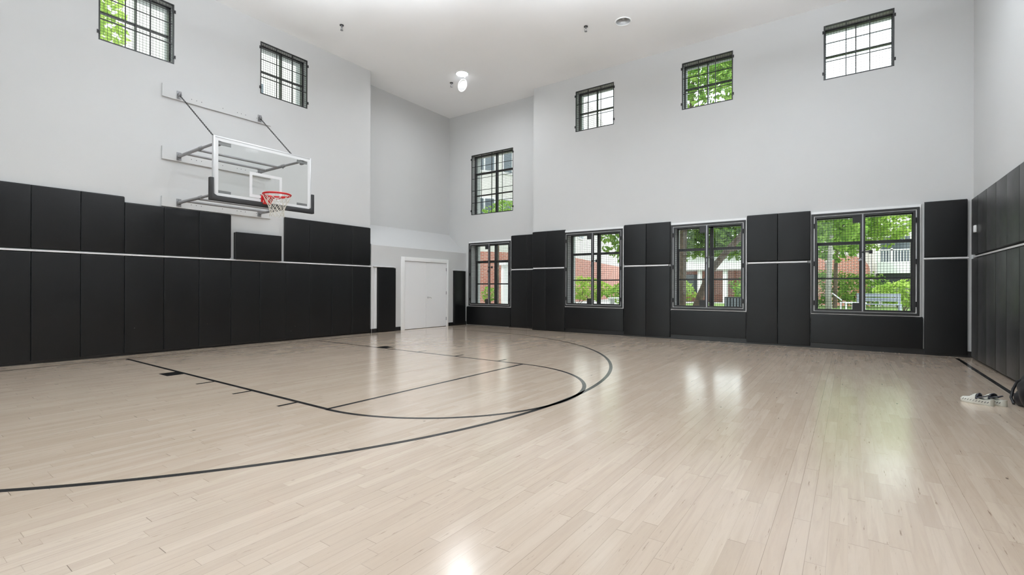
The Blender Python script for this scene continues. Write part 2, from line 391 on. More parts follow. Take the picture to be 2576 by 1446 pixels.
# ceiling with recessed lamp holes
LAMPS = [(-8.77, 10.0), (-4.11, 10.08)]
HR = .155
def ceiling():
    m = MB(); a = .3
    xs = sorted([-11.96, XR + TH] + [v for x, y in LAMPS for v in (x - a, x + a)]); ys = [YN - TH, 9.7, 10.4, YR + TH]
    for i in range(len(xs) - 1):
        for j in range(3):
            isl = j == 1 and any(abs((xs[i] + xs[i+1]) / 2 - x) < .01 for x, y in LAMPS)
            if not isl: m.add([(xs[i], ys[j], ZC), (xs[i+1], ys[j], ZC), (xs[i+1], ys[j+1], ZC), (xs[i], ys[j+1], ZC)], [(3, 2, 1, 0)])
    for x, y in LAMPS:
        n = 40; sq = []; ci = []
        for k in range(n):
            t = 2 * PI * k / n; c, s_ = math.cos(t), math.sin(t)
            ci.append((x + HR * c, y + HR * s_, ZC))
            mx = a / max(abs(c), 1e-9); my = ((10.4 - y) if s_ > 0 else (y - 9.7)) / max(abs(s_), 1e-9); r = min(mx, my)
            sq.append((x + r * c, y + r * s_, ZC))
        # corners
        m.add(ci + sq, [(k, (k+1) % n, (k+1) % n + n, k + n) for k in range(n)])
        for sx in (-1, 1):
            for yy in (9.7, 10.4):
                cor = (x + sx * a, yy, ZC)
                best = sorted(range(n), key=lambda k: (sq[k][0]-cor[0])**2 + (sq[k][1]-cor[1])**2)[:2]
                if abs(best[0] - best[1]) in (1, n - 1): m.add([cor, sq[best[0]], sq[best[1]]], [(0, 1, 2)])
    m.box(-11.96, XR + TH, YN - TH, YR + TH, ZC + .35, ZC + .5)
    return struct(m.build('ceiling', 'ceil', fixn=False))
ceiling()

# ------------------------------------------------------------------ court markings (paint on the floor)
LT = .0005
def strip(name, pts, w=.051, closed=False, label=None):
    m = MB(); P = [Vector((x, y)) for x, y in pts]; n = len(P); vs = []
    for i, p in enumerate(P):
        t = (P[(i+1) % n] - P[i-1]) if closed else (P[min(i+1, n-1)] - P[max(i-1, 0)])
        t.normalize(); nn = Vector((-t.y, t.x)) * w / 2
        vs += [(p.x + nn.x, p.y + nn.y, LT), (p.x - nn.x, p.y - nn.y, LT)]
    fs = [(2*i, 2*i+1, (2*((i+1) % n))+1, 2*((i+1) % n)) for i in range(n if closed else n - 1)]
    m.add(vs, fs); o = m.build(name, 'line', floor); o['label'] = label or 'black painted court line'; return o
def rectm(name, x0, x1, y0, y1, label):
    m = MB(); m.add([(x0, y0, LT), (x1, y0, LT), (x1, y1, LT), (x0, y1, LT)], [(0, 1, 2, 3)])
    o = m.build(name, 'line', floor); o['label'] = label
BX = -10.19
rectm('baseline', BX - .02, BX + .02, YN + .3, 11.71, 'black painted line along the hoop wall')
rectm('sideline', BX + .02, 1.575, 11.665, 11.71, 'black painted line along the window wall')
rectm('end_line', 1.575, 1.63, YN + .3, 11.71, 'broad black painted line along the right wall')
LN0, LN1, FTX = 2.905, 6.50, -4.36
rectm('lane_line', BX + .02, FTX + .025, LN0 - .026, LN0 + .026, 'black painted side of the free throw lane nearer the camera')
rectm('lane_line', BX + .02, FTX + .025, LN1 - .026, LN1 + .026, 'black painted side of the free throw lane farther from the camera')
rectm('free_throw_line', FTX - .025, FTX + .025, LN0 + .026, LN1 - .026, 'black painted free throw line')
strip('free_throw_circle', [(FTX + 1.80 * math.cos(a), 4.70 + 1.80 * math.sin(a)) for a in [(-PI/2 + PI * k / 60) for k in range(61)]], label='black painted half circle beyond the free throw line')
arc = [(BX, 4.70 - 5.99), (-8.57, 4.70 - 5.99)] + [(-8.57 + 5.99 * math.cos(a), 4.70 + 5.99 * math.sin(a)) for a in [(-PI/2 + PI * k / 120) for k in range(1, 120)]] + [(-8.57, 10.69), (BX, 10.69)]
strip('three_point_arc', arc, label='large black painted three point arc')
for y0, y1, s_ in ((2.67, 2.88, 'near'), (6.525, 6.75, 'far')):
    rectm('lane_block', -8.07, -7.76, y0, y1, 'black filled block outside the %s lane line' % s_)
    for x in (-6.83, -5.86, -4.88):
        rectm('lane_hash_mark', x - .025, x + .025, y0, y1, 'short black hash mark outside the %s lane line' % s_)

# ------------------------------------------------------------------ baseboards and channels
def bb(name, *b):
    m = MB(); m.box(*b); return struct(m.build(name, 'base', bevel=.003, seg=1))
bb('baseboard_left', XL, XL + .015, YN, 8.44, 0, .11)
o = MB(); o.box(XD, XD + .013, 8.47, DY0 - .15, 0, .11); o.box(XD, XD + .013, DY1 + .08, YR, 0, .11); o.box(XD - .06, XD + .013, 8.437, 8.45, 0, .11)
struct(o.build('baseboard_closet', 'base'))
o = MB(); o.box(XS + .0, XR, YB - .015, YB, 0, .11); o.box(XS - .013, XS, YB - .015, YR, 0, .11)
struct(o.build('baseboard_front', 'base'))
o = MB(); o.box(-8.86, XS - .013, YR - .013, YR, 0, .06); struct(o.build('baseboard_bay', 'base'))
bb('baseboard_right', XR - .015, XR, YN, YB - .02, 0, .11)
TN = [0]
def chan(*b, mat='rail'):
    TN[0] += 1; m = MB(); m.box(*b); return struct(m.build('trim_%d' % TN[0], mat, bevel=.002, seg=1))
chan(XL, XL + .075, YN, 8.44, 1.808, 1.835)
chan(-8.72, XS - .02, YR - .07, YR, 1.808, 1.840)
chan(XS + .05, -6.60, YB - .07, YB, 1.808, 1.840)
chan(-4.79, -3.66, YB - .07, YB, 1.808, 1.840)
chan(-1.86, -.72, YB - .07, YB, 1.808, 1.840)
chan(1.165, 1.79, YB - .07, YB, 1.812, 1.840)
chan(XR - .04, XR, YN, 11.76, 1.812, 1.840)
# short channels above the two closet pads
chan(XD, XD + .075, 8.50, 9.24, 1.815, 1.835)
chan(XD, XD + .075, 11.72, 12.30, 1.815, 1.835)
# vertical white strips at the sides of the lowest pads
chan(XD, XD + .03, 8.55, 8.60, .12, 1.79)

# ------------------------------------------------------------------ wall pads
PADN = {}
def pad(kind, axis, a0, a1, z0, z1, wallp, d, label, group, th=.05, bd=.012, name='wall_pad', ext=.012):
    """axis 'y': runs along Y on a wall facing +X (d=1) or -X (d=-1); axis 'x': runs along X on a wall facing -Y (d=-1)"""
    g = .0025; c = (a0 + a1) / 2
    loc = (wallp, c, z0) if axis == 'y' else (c, wallp, z0)
    r = root(name, loc, label, 'wall pad', group)
    jit = random.uniform(-.0015, .0015)
    def bx(m, A0, A1, p0, p1, Z0, Z1):
        if axis == 'y': m.box(p0, p1, A0, A1, Z0, Z1)
        else: m.box(A0, A1, p0, p1, Z0, Z1)
    m = MB(); bx(m, a0 + g, a1 - g, wallp + d * bd, wallp + d * (bd + th + jit), z0, z1)
    m.build('cushion', 'pad', r, bevel=.011, seg=3)
    m = MB(); bx(m, a0 + g, a1 - g, wallp, wallp + d * bd, z0 - ext, z1 + ext)
    m.build('backing_board', 'board', r)
    return r
GA = 'tall black pads of the lower row on the hoop wall'
ys = [-.02, .59, 1.195, 1.803, 2.407, 3.008, 3.615, 4.219, 4.825, 5.431, 6.032, 6.631, 7.239, 7.838, 8.425]
ordn = ['first', 'second', 'third', 'fourth', 'fifth', 'sixth', 'seventh', 'eighth', 'ninth', 'tenth', 'eleventh', 'twelfth', 'thirteenth', 'fourteenth']
nl = len(ys) - 1
for i in range(nl):
    k = nl - i
    if i < 2: lb = 'tall black lower wall pad on the hoop wall, %s one beyond the left frame edge' % ('second' if i == 0 else 'first')
    elif i == 2: lb = 'tall black lower wall pad cut off by the left edge, with small pale scuffs'
    elif i == nl - 1: lb = 'tall black lower wall pad, last on the hoop wall beside the white corner'
    else: lb = 'tall black lower wall pad on the hoop wall, %s counting from the closet corner' % ordn[k - 1]
    pad('', 'y', ys[i], ys[i+1], .045, 1.795, XL, 1, lb, GA, ext=.008)
GU = 'short black pads of the upper row on the hoop wall'
upl = [(.59, 1.195, 2.865, 'taller upper black pad on the hoop wall just beyond the left frame edge'),
       (1.195, 1.803, 2.865, 'taller upper black pad cut off by the left edge of the photo'),
       (1.803, 2.407, 2.865, 'taller upper black pad, middle one of the raised left group under the left window'),
       (2.407, 3.008, 2.865, 'taller upper black pad at the right end of the raised left group'),
       (3.008, 3.615, 2.765, 'upper black pad a step lower, just right of the raised left group'),
       (3.615, 4.219, 2.765, 'upper black pad below the lower left hoop bracket, between two of its height'),
       (4.219, 4.825, 2.765, 'upper black pad beside the gap left of the small box pad under the backboard'),
       (6.002, 6.631, 2.865, 'upper black pad right of the small box pad, first of a row of four'),
       (6.631, 7.239, 2.865, 'upper black pad, second of the four right of the hoop'),
       (7.239, 7.838, 2.865, 'upper black pad, third of the four right of the hoop'),
       (7.838, 8.425, 2.865, 'upper black pad at the far right end of the hoop wall beside the corner')]
for a, b, t, lb in upl: pad('', 'y', a, b, 1.862, t, XL, 1, lb, GU)
# small thick pad covering a box
r = root('box_pad', (XL, 5.39, 1.845), 'small landscape black pad standing out from the wall directly under the backboard', 'wall pad')
m = MB(); m.box(XL + .07, XL + .125, 4.895, 5.89, 1.842, 2.415); m.build('cushion', 'pad', r, bevel=.011, seg=3)
m = MB(); m.box(XL + .001, XL + .07, 4.90, 5.885, 1.85, 2.41); m.build('backing_board', 'board', r)
# closet wall pads
pad('', 'y', 8.645, 9.27, .04, 1.80, XD, 1, 'narrow black pad standing left of the white double door', 'black pads beside the white double door', ext=.004)
pad('', 'y', 11.75, 12.32, .04, 1.80, XD, 1, 'narrow glossy black pad in the far corner right of the white double door', 'black pads beside the white double door', ext=.004)
# window wall columns
GC1, GC2 = 'tall lower pads between the windows', 'short upper pads between the windows'
cols = [(YR, -8.755, -8.148, 'left pad of the set back pair right of the corner window'),
        (YR, -8.148, XS - .02, 'narrow right pad of the set back pair, beside the wall step'),
        (YB, XS + .01, -7.212, 'left narrower pad of the first standing out column'),
        (YB, -7.212, -6.585, 'right pad of the first standing out column beside the second window'),
        (YB, -4.825, -4.227, 'left pad of the column between the second and third windows'),
        (YB, -4.227, -3.615, 'right pad of the column between the second and third windows'),
        (YB, -1.893, -1.277, 'left pad of the column between the third and fourth windows'),
        (YB, -1.277, -.665, 'right pad of the column between the third and fourth windows'),
        (YB, 1.173, 1.778, 'single pad filling the right corner of the window wall')]
for wp, a, b, t in cols:
    pad('', 'x', a, b, .035, 1.795, wp, -1, 'tall lower black pad: ' + t, GC1, ext=.006)
    pad('', 'x', a, b, 1.862, 2.895, wp, -1, 'short upper black pad: ' + t, GC2)
GS = 'landscape black pads under the windows'
pad('', 'x', -10.60, -8.775, .02, .612, YR, -1, 'landscape black pad under the corner window by the white wall', GS)
pad('', 'x', -6.58, -4.83, .115, .70, YB, -1, 'landscape black pad under the second window from the corner', GS)
pad('', 'x', -3.605, -1.90, .112, .70, YB, -1, 'landscape black pad under the third window, with two tree trunks in view', GS)
pad('', 'x', -.66, 1.158, .108, .705, YB, -1, 'landscape black pad under the widest looking fourth window, nearest the right wall', GS)
# right wall
GR1, GR2 = 'tall lower pads on the right wall', 'upper pads on the right wall'
yr = [11.75, 11.235, 10.627, 10.02, 9.42, 8.80, 8.19, 7.58, 6.97, 6.36, 5.75]
wd = ['against the corner', 'second from the corner', 'third from the corner', 'fourth from the corner', 'fifth from the corner', 'sixth from the corner, mostly outside the photo', 'seventh from the corner', 'eighth from the corner', 'ninth from the corner', 'tenth from the corner']
for i in range(len(yr) - 1):
    x = ', behind the black bag' if i == 8 else ''
    pad('', 'y', yr[i+1], yr[i], .045, 1.795, XR, -1, 'tall lower black pad on the right wall, ' + wd[i] + x, GR1, ext=.008)
    y = ', carrying a small white box' if i == 0 else ''
    pad('', 'y', yr[i+1], yr[i], 1.866, 2.86, XR, -1, 'upper black pad of the right wall, ' + wd[i] + y, GR2)
r = root('sensor_box', (1.798, 11.38, 2.235), 'small white plastic box on the first upper pad of the right wall', 'box')
m = MB(); m.box(1.77, 1.797, 11.33, 11.43, 2.235, 2.355); m.build('housing', 'trim', r, bevel=.004)
m = MB(); m.box(1.766, 1.77, 11.36, 11.40, 2.26, 2.30); m.build('button', 'rail', r)

# ------------------------------------------------------------------ closet double door
dr = root('door_1', (XD, 10.54, 0)); struct(dr, 'white flush double door with white casing')
m = MB()
m.box(XD, XD + .022, DY0 - .14, DY0 + .0, 0, DZ + .12); m.box(XD, XD + .022, DY1 - .0, DY1 + .07, 0, DZ + .12); m.box(XD, XD + .022, DY0, DY1, DZ, DZ + .12)
m.build('door_casing', 'trim', dr, bevel=.004)
yc = (DY0 + DY1) / 2
for a, b, sd in ((DY0 + .004, yc - .002, 0), (yc + .002, DY1 - .004, 1)):
    m = MB(); m.box(XD - .055, XD - .012, a, b, .012, DZ - .006); lf = m.build('door_leaf', 'door', dr, bevel=.002, seg=1)
    hy = DY0 + .004 if sd == 0 else DY1 - .004
    for z in (.25, 1.08, 1.83):
        m = MB(); m.cyl((XD + .003, hy, z - .05), (XD + .003, hy, z + .05), .009, 10); m.box(XD - .012, XD + .001, hy - .004, hy + .014 * (1 if sd == 0 else -1), z - .05, z + .05)
        m.build('hinge', 'zinc', lf)
    if sd:
        m = MB(); m.cyl((XD - .012, yc + .07, .945), (XD + .004, yc + .07, .945), .028, 20); m.cyl((XD + .004, yc + .07, .945), (XD + .05, yc + .07, .945), .010, 12)
        m.tube([(XD + .05, yc + .062, .947), (XD + .052, yc + .11, .945), (XD + .05, yc + .15, .935), (XD + .044, yc + .178, .918)], [.011, .010, .009, .008], 10)
        m.build('lever_handle', 'alu', lf, smooth=True)

# ------------------------------------------------------------------ windows and guards
WN = [0]
def tf(axis, wp, out):
    """map (a, depth, z) to world; depth>0 outward"""
    return (lambda a, d, z: (a, wp + out * d, z)) if axis == 'x' else (lambda a, d, z: (wp + out * d, a, z))
def fbox(m, T, a0, a1, d0, d1, z0, z1):
    p, q = T(a0, d0, z0), T(a1, d1, z1); m.box(p[0], q[0], p[1], q[1], p[2], q[2])
def window(axis, wp, out, a0, a1, z0, z1, label, rails, depth=.27, mull=True, casing=None, fw=.048, mo=0):
    WN[0] += 1; T = tf(axis, wp, out); ac = (a0 + a1) / 2 + mo
    r = root('window_%d' % WN[0], T(ac, depth, z0)); struct(r, label)
    m = MB(); d0, d1 = depth - .02, depth + .07
    fbox(m, T, a0, a0 + fw, d0, d1, z0, z1); fbox(m, T, a1 - fw, a1, d0, d1, z0, z1)
    fbox(m, T, a0, a1, d0, d1, z1 - fw, z1); fbox(m, T, a0, a1, d0, d1, z0, z0 + fw * .8)
    if mull: fbox(m, T, ac - mull / 2, ac + mull / 2, d0, d1, z0, z1)
    m.build('window_frame', 'darkframe', r)
    halves = [(a0 + fw, ac - mull / 2), (ac + mull / 2, a1 - fw)] if mull else [(a0 + fw, a1 - fw)]
    for h0, h1 in halves:
        m = MB()
        for za, zb in rails: fbox(m, T, h0, h1, d0 + .01, d1 - .01, za, zb)
        if len(rails) == 2:  # lower sashes: slim stiles
            zt = rails[0][0] if rails[0][0] > rails[1][0] else rails[1][0]
            fbox(m, T, h0, h0 + .018, d0 + .015, d1 - .02, z0 + fw * .8, zt); fbox(m, T, h1 - .018, h1, d0 + .015, d1 - .02, z0 + fw * .8, zt)
        m.build('sash_rails', 'darkframe', r)
        m = MB(); fbox(m, T, h0, h1, depth + .03, depth + .036, z0 + fw * .8, z1 - fw); m.build('glass_pane', 'glass', r)
    if casing:
        m = MB(); c = casing
        e0, e1, f0, f1 = c
        for q in ((e0 - .004, e0 + .06, f0 - .02, f1 + .052), (e1 - .06, e1 + .02, f0 - .02, f1 + .052), (e0 + .06, e1 - .06, f1 - .06, f1 + .052), (e0 + .06, e1 - .06, f0 - .02, f0 + .06)):
            fbox(m, T, q[0], q[1], -.022 if q[3] < f1 else -.034, 0, q[2], q[3])
        m.build('window_casing', 'trim', r)
    return r
def wires(m, T, a0, a1, z0, z1, step, w, d0):
    n = max(1, round((a1 - a0) / step)); k = max(1, round((z1 - z0) / step))
    for i in range(1, n): a = a0 + (a1 - a0) * i / n; fbox(m, T, a - w/2, a + w/2, d0, d0 - w, z0, z1)
    for j in range(1, k): z = z0 + (z1 - z0) * j / k; fbox(m, T, a0, a1, d0 + w, d0, z - w/2, z + w/2)
def lowguard(w, label, far=False, lock=False):
    a0, a1, z0, z1, wp = w; T = tf('x', wp, 1); ac = (a0 + a1) / 2
    r = root('window_guard', T(ac, 0, z0), label, 'window guard', 'hinged black mesh guards on the lower windows')
    m = MB(); b = .042; D0, D1 = -.055, -.022
    for q in ((a0, a0 + b, z0, z1), (a1 - b, a1, z0, z1), (a0 + b, a1 - b, z1 - b, z1), (a0 + b, a1 - b, z0, z0 + b)): fbox(m, T, q[0], q[1], D0, D1, q[2], q[3])
    fr = m.build('outer_frame', 'black', r)
    g = .018; s = .036
    for L0, L1, sd in ((a0 + b + g, ac - .006, 0), (ac + .006, a1 - b - g, 1)):
        m = MB(); Z0, Z1 = z0 + b + g, z1 - b - g
        for q in ((L0, L0 + s, Z0, Z1), (L1 - s, L1, Z0, Z1), (L0 + s, L1 - s, Z1 - s, Z1), (L0 + s, L1 - s, Z0, Z0 + s)): fbox(m, T, q[0], q[1], -.048, -.023, q[2], q[3])
        dl = m.build('guard_door', 'black', r)
        m = MB(); wires(m, T, L0 + s, L1 - s, Z0 + s, Z1 - s, .051, .0052, -.030); m.build('wire_mesh', 'black', dl)
        hx = a0 + b + g / 2 if sd == 0 else a1 - b - g / 2
        for z in (z0 + .22, (z0 + z1) / 2, z1 - .25):
            m = MB(); fbox(m, T, hx - g / 2 - .006, hx + g / 2 + .006, -.056, -.024, z - .045, z + .045); p = T(hx, -.056, z - .05); q2 = T(hx, -.056, z + .05); m.cyl(p, q2, .009, 8)
            m.build('hinge', 'black', dl)
        if sd == 0:
            for z in (Z0 + s, Z1 - s - .135):
                m = MB(); fbox(m, T, L1 - s - .125, L1 - s, -.040, -.022, z, z + .135); m.build('lock_plate', 'black', dl)
        else:
            m = MB(); m.cyl(T(ac - .03, -.062, z1 - .83), T(ac + .15, -.062, z1 - .83), .010, 10); fbox(m, T, ac + .10, ac + .16, -.07, -.045, z1 - .865, z1 - .795)
            fbox(m, T, ac + .0, ac + .04, -.07, -.045, z1 - .85, z1 - .81)
            m.build('slide_bolt', 'black', dl)
    m = MB(); fbox(m, T, ac - .012, ac + .012, -.052, -.046, z0 + b + g, z1 - b - g); m.build('meeting_strip', 'zinc' if far is False else 'black', r)
    if lock:
        m = MB(); c = Vector(T(ac - .045, -.075, z1 - .985)); m.obox(c, (1, 0, .3), (0, 1, 0), (-.3, 0, 1), .030, .010, .018); m.build('padlock', 'zinc', r, bevel=.003)
        m = MB(); m.ring(c + Vector((.03, 0, .02)), .022, .004, 'y', 16, 6); m.build('padlock_shackle', 'zinc', r, smooth=True)
    else:
        m = MB(); c = Vector(T(ac - .02, -.07, z1 - .96)); m.obox(c, (1, 0, 0), (0, 1, 0), (0, 0, 1), .014, .010, .03); m.build('padlock', 'black', r, bevel=.003)
    return r
def upguard(axis, wp, out, a0, a1, z0, z1, label, nx=3, nz=3, hinge_at=0):
    T = tf(axis, wp, out)
    r = root('window_guard', T((a0 + a1) / 2, 0, z0), label, 'window guard', 'fixed black mesh guards in the upper windows')
    m = MB(); s = .028
    for q in ((a0, a0 + s, z0, z1), (a1 - s, a1, z0, z1), (a0 + s, a1 - s, z1 - s, z1), (a0 + s, a1 - s, z0, z0 + s)): fbox(m, T, q[0] + .002, q[1] - .002, .004, .030, q[2] + .002, q[3] - .002)
    m.build('guard_frame', 'black', r)
    m = MB()
    for i in range(1, nx): a = a0 + (a1 - a0) * i / nx; fbox(m, T, a - .008, a + .008, .006, .022, z0 + s, z1 - s)
    for j in range(1, nz): z = z0 + (z1 - z0) * j / nz; fbox(m, T, a0 + s, a1 - s, .008, .020, z - .008, z + .008)
    m.build('guard_bars', 'black', r)
    m = MB(); wires(m, T, a0 + s, a1 - s, z0 + s, z1 - s, .051, .0046, .028); m.build('wire_mesh', 'black', r)
    for a in (a0, a1):
        if a == a1 and nz == 4: continue
        for z in (z0 + .14, z1 - .14):
            m = MB(); fbox(m, T, a - .022, a + .022, -.012, .004, z - .03, z + .03); p = T(a, -.014, z); m.ell(p, .012, .012, .012, 10, 6); m.build('fixing_lug', 'black', r)
    return r
lw = ['corner window over the first landscape pad, red brick outside', 'lower window with curved brick wall and leaves outside', 'lower window with two tree trunks outside', 'lower window with white balcony and lawn outside']
gl = ['black mesh guard with double doors on the corner window, red brick behind it', 'black mesh guard with double doors on the second lower window, curved brick wall behind', 'black mesh guard with double doors on the third lower window, tree trunks behind', 'black mesh guard with double doors and padlock on the lower window nearest the right wall']
for i, w in enumerate(LOW):
    a0, a1, z0, z1, wp = w
    h = lowhole(w); zr = [(2.175, 2.24), (1.455, 1.485)] if i else [(2.085, 2.16), (1.36, 1.395)]
    window('x', wp, 1, h[0], h[1], h[2], h[3], lw[i], zr, mull=.07, casing=(a0, a1, z0, z1), mo=.04 if i < 3 else 0, fw=.032)
    lowguard(w, gl[i], lock=(i == 3))
uw = ['tall upper window in the recessed corner bay', 'first small high window right of the bay, leaves on its right', 'middle small high window filled with green leaves', 'small high window nearest the right wall, white sky behind']
ug = ['tall black mesh guard in the upper window of the corner bay', 'square black mesh guard in the leftmost high window of the window wall', 'square black mesh guard in the high window full of green leaves', 'square black mesh guard in the high window nearest the right wall']
for i, w in enumerate(UPB):
    a0, a1, z0, z1, wp = w; zm = (z0 + z1) / 2
    if i == 0:
        window('x', wp, 1, a0, a1, z0, z1, uw[i], [(z0 + 1.38, z0 + 1.44), (z0 + .66, z0 + .69)], mull=.05, depth=.215, mo=.05, fw=.035)
        upguard('x', wp, 1, a0, a1, z0, z1, ug[i], 4, 5)
    else:
        window('x', wp, 1, a0, a1, z0, z1, uw[i], [(zm - .013, zm + .013)], mull=.02, fw=.034, depth=.25, mo=-.03)
        upguard('x', wp, 1, a0, a1, z0, z1, ug[i], 3, 3)
for i, (a0, a1, z0, z1) in enumerate(UPA):
    zm = (z0 + z1) / 2
    window('y', XL, -1, a0, a1, z0, z1, ['high window at the left of the hoop wall, cut by the top edge', 'high window on the hoop wall above the backboard end'][i], [(zm - .013, zm + .013)], mull=.02, fw=.034, depth=.20, mo=.02)
    upguard('y', XL, -1, a0, a1, z0, z1, ['square black mesh guard in the high window at the photo top left', 'square black mesh guard in the high window above the basketball hoop'][i], 3, 3)
# glazing added in the unseen wall behind the camera to let in daylight
for a0, a1, z0, z1 in BACKH: window('x', YN, -1, a0, a1, z0, z1, None, [(3.1, 3.16)], mull=.07, depth=.3)

# ------------------------------------------------------------------ basketball hoop
HY = 4.665; BBX = -8.95; BY0, BY1, BZ0, BZ1 = 3.75, 5.585, 2.80, 3.868
hp = root('basketball_hoop', (XL, HY, 2.7), 'wall mounted basketball hoop with glass backboard, black edge padding and red rim', 'basketball hoop')
for i, zc in enumerate((4.985, 3.79, 2.885)):
    m = MB(); m.box(XL, XL + .038, 3.585, 5.68, zc - .095, zc + .15 if i < 2 else zc + .1)
    brd = m.build('mounting_board', 'wall', hp); brd['label'] = 'white painted mounting board on the wall'
    m = MB()
    for y in (4.08, 4.17, 4.26, 4.66, 4.95, 5.03, 5.12, 5.36): m.cyl((XL + .038, y, zc - .01), (XL + .0395, y, zc - .01), .007, 8)
    m.build('screw_holes', 'black', brd)
SY = (3.862, 5.42)
for y in SY:
    for zc in (4.985, 3.79, 2.885):
        m = MB(); x = XL + .038; m.box(x, x + .012, y - .04, y + .04, zc - .075, zc + .075)
        m.box(x, x + .055, y - .025, y - .017, zc - .03, zc + .03); m.box(x, x + .055, y + .017, y + .025, zc - .03, zc + .03); m.cyl((x + .04, y - .035, zc), (x + .04, y + .035, zc), .009, 8)
        for dz in (-.055, .055): m.cyl((x + .012, y, zc + dz), (x + .02, y, zc + dz), .012, 6)
        m.build('wall_bracket', 'steel', hp)
    for zc, dz in ((3.79, -.01), (2.885, 0)):
        x0 = XL + .07; yb = y - .03 if y < 4 else y + .07
        m = MB(); m.cyl((x0, y, zc), (-9.70, y, zc), .029, 14); st = m.build('support_arm', 'steel', hp, smooth=True)
        m = MB(); m.cyl((-9.75, y, zc), (-9.0, y, zc + dz), .0225, 14); m.build('sliding_tube', 'steel', st, smooth=True)
        m = MB(); m.cyl((-9.77, y, zc), (-9.68, y, zc), .036, 14); m.cyl((-9.72, y, zc), (-9.72, y, zc - .055), .008, 8); m.build('clamp_collar', 'steel', st, smooth=True)
for zc in (3.79, 2.885):
    for x in (-10.38, -9.90):
        m = MB(); m.cyl((x, SY[0], zc), (x, SY[1], zc), .023, 12); m.build('cross_tube', 'steel', hp, smooth=True)
# chains
for y, yb in ((SY[0], 3.80), (SY[1], 5.235)):
    A = Vector((XL + .085, y, 4.965)); B = Vector((-9.02, yb, BZ1 - .02)); d = (B - A); n = 46; m = MB(); u = d.normalized()
    s1 = u.cross(Vector((0, 1, 0))).normalized(); s2 = u.cross(s1).normalized()
    for i in range(n):
        c = A + d * ((i + .5) / n); sd = s1 if i % 2 else s2; Lh = d.length / n * .62
        pts = [c + u * (Lh * math.cos(t)) + sd * (.014 * math.sin(t)) for t in [2 * PI * k / 8 for k in range(8)]]
        m.tube(pts, .0042, 5, closed=True)
    m.build('support_chain', 'black', hp, smooth=True)
# backboard
bbp = MB(); bbp.box(BBX - .012, BBX, BY0 + .01, BY1 - .01, BZ0 + .01, BZ1 - .01); bbg = bbp.build('backboard', 'bbglass', hp); bbg['label'] = 'clear glass backboard'
m = MB(); t = .03
for q in ((BY0, BY0 + t, BZ0, BZ1), (BY1 - t, BY1, BZ0, BZ1), (BY0 + t, BY1 - t, BZ1 - t, BZ1), (BY0 + t, BY1 - t, BZ0, BZ0 + t)): m.box(BBX - .055, BBX + .004, q[0], q[1], q[2], q[3])
m.build('backboard_frame', 'alu', bbg, bevel=.004)
m = MB(); t2 = .05
def pr(m, y0, y1, z0, z1, w): 
    for q in ((y0, y0 + w, z0, z1), (y1 - w, y1, z0, z1), (y0 + w, y1 - w, z1 - w, z1), (y0 + w, y1 - w, z0, z0 + w)): m.box(BBX + .0003, BBX + .0013, q[0], q[1], q[2], q[3])
pr(m, BY0 + t, BY1 - t, BZ0 + t, BZ1 - t, t2); m.build('border_stripe', 'whitepaint', bbg)
m = MB(); pr(m, HY - .305, HY + .305, 2.90, 3.36, .05); m.build('target_square', 'whitepaint', bbg)
for y, sg in ((BY0 + .085, 1), (BY1 - .085, -1)):
    for z in (BZ1 - .13, BZ0 + .085):
        m = MB(); m.box(BBX - .03, BBX - .013, y, y + sg * .21, z - .012, z + .045)
        m.box(BBX - .035, BBX - .03, y + sg * .02, y + sg * .19, z + .012, z + .02)
        m.build('corner_plate', 'steel', bbg)
    z = BZ1 - .10
    yy = SY[0] if sg > 0 else SY[1]
    m = MB(); m.obox((BBX - .07, yy, z - .0), (1, 0, 0), (0, 1, 0), (0, 0, 1), .045, .022, .05); m.build('arm_clamp', 'steel', bbg)
# padding: bottom and up the sides
m = MB(); pz = BZ0 - .055
m.prism([(BY0 - .055, pz), (BY1 + .055, pz), (BY1 + .055, BZ0 + .335), (BY1 - .005, BZ0 + .335), (BY1 - .005, BZ0 + .06), (BY1 - .06, BZ0 + .03), (BY0 + .06, BZ0 + .03), (BY0 + .005, BZ0 + .06), (BY0 + .005, BZ0 + .335), (BY0 - .055, BZ0 + .335)], 'x', BBX - .06, BBX + .022)
pdg = m.build('edge_padding', 'foam', hp, bevel=.008); pdg['label'] = 'black foam padding along the bottom and lower sides'
# rim
RX, RZ, RR = BBX + .15 + .232, 2.945, .235
m = MB(); m.ring((RX, HY, RZ), RR, .012, 'z', 48, 8); m.ring((RX, HY, RZ - .016), RR - .001, .007, 'z', 48, 8); rim = m.build('rim', 'red', hp, smooth=True); rim['label'] = 'red steel rim'
m = MB()
m.prism([(BBX + .002, RZ + .012), (BBX + .155, RZ + .008), (BBX + .165, RZ - .012), (BBX + .10, RZ - .06), (BBX + .03, RZ - .15), (BBX + .002, RZ - .15)], 'y', HY - .075, HY + .075)
m.box(BBX, BBX + .008, HY - .1, HY + .1, RZ - .16, RZ + .02)
rp = m.build('rim_mount', 'red', rim, bevel=.004); rp['label'] = 'red spring mount of the rim'
m = MB()
for s_ in (-1, 1): m.tube([(BBX + .09, HY + s_ * .07, RZ - .02), (BBX + .16, HY + s_ * .11, RZ - .045), (RX + .02, HY + s_ * (RR - .004), RZ - .016)], .008, 8)
m.build('rim_brace', 'red', rim, smooth=True)
m = MB(); m.box(BBX - .06, BBX - .0125, HY - .09, HY + .09, RZ - .13, RZ + .03); m.build('rear_plate', 'steel', hp)
m = MB(); m.tube([(BBX + .031, HY - .077, RZ - .125), (BBX + .045, HY - .0775, RZ - .118), (BBX + .05, HY - .077, RZ - .10), (BBX + .04, HY - .0765, RZ - .085)], .004, 6); m.build('maker_mark', 'trim', rim)
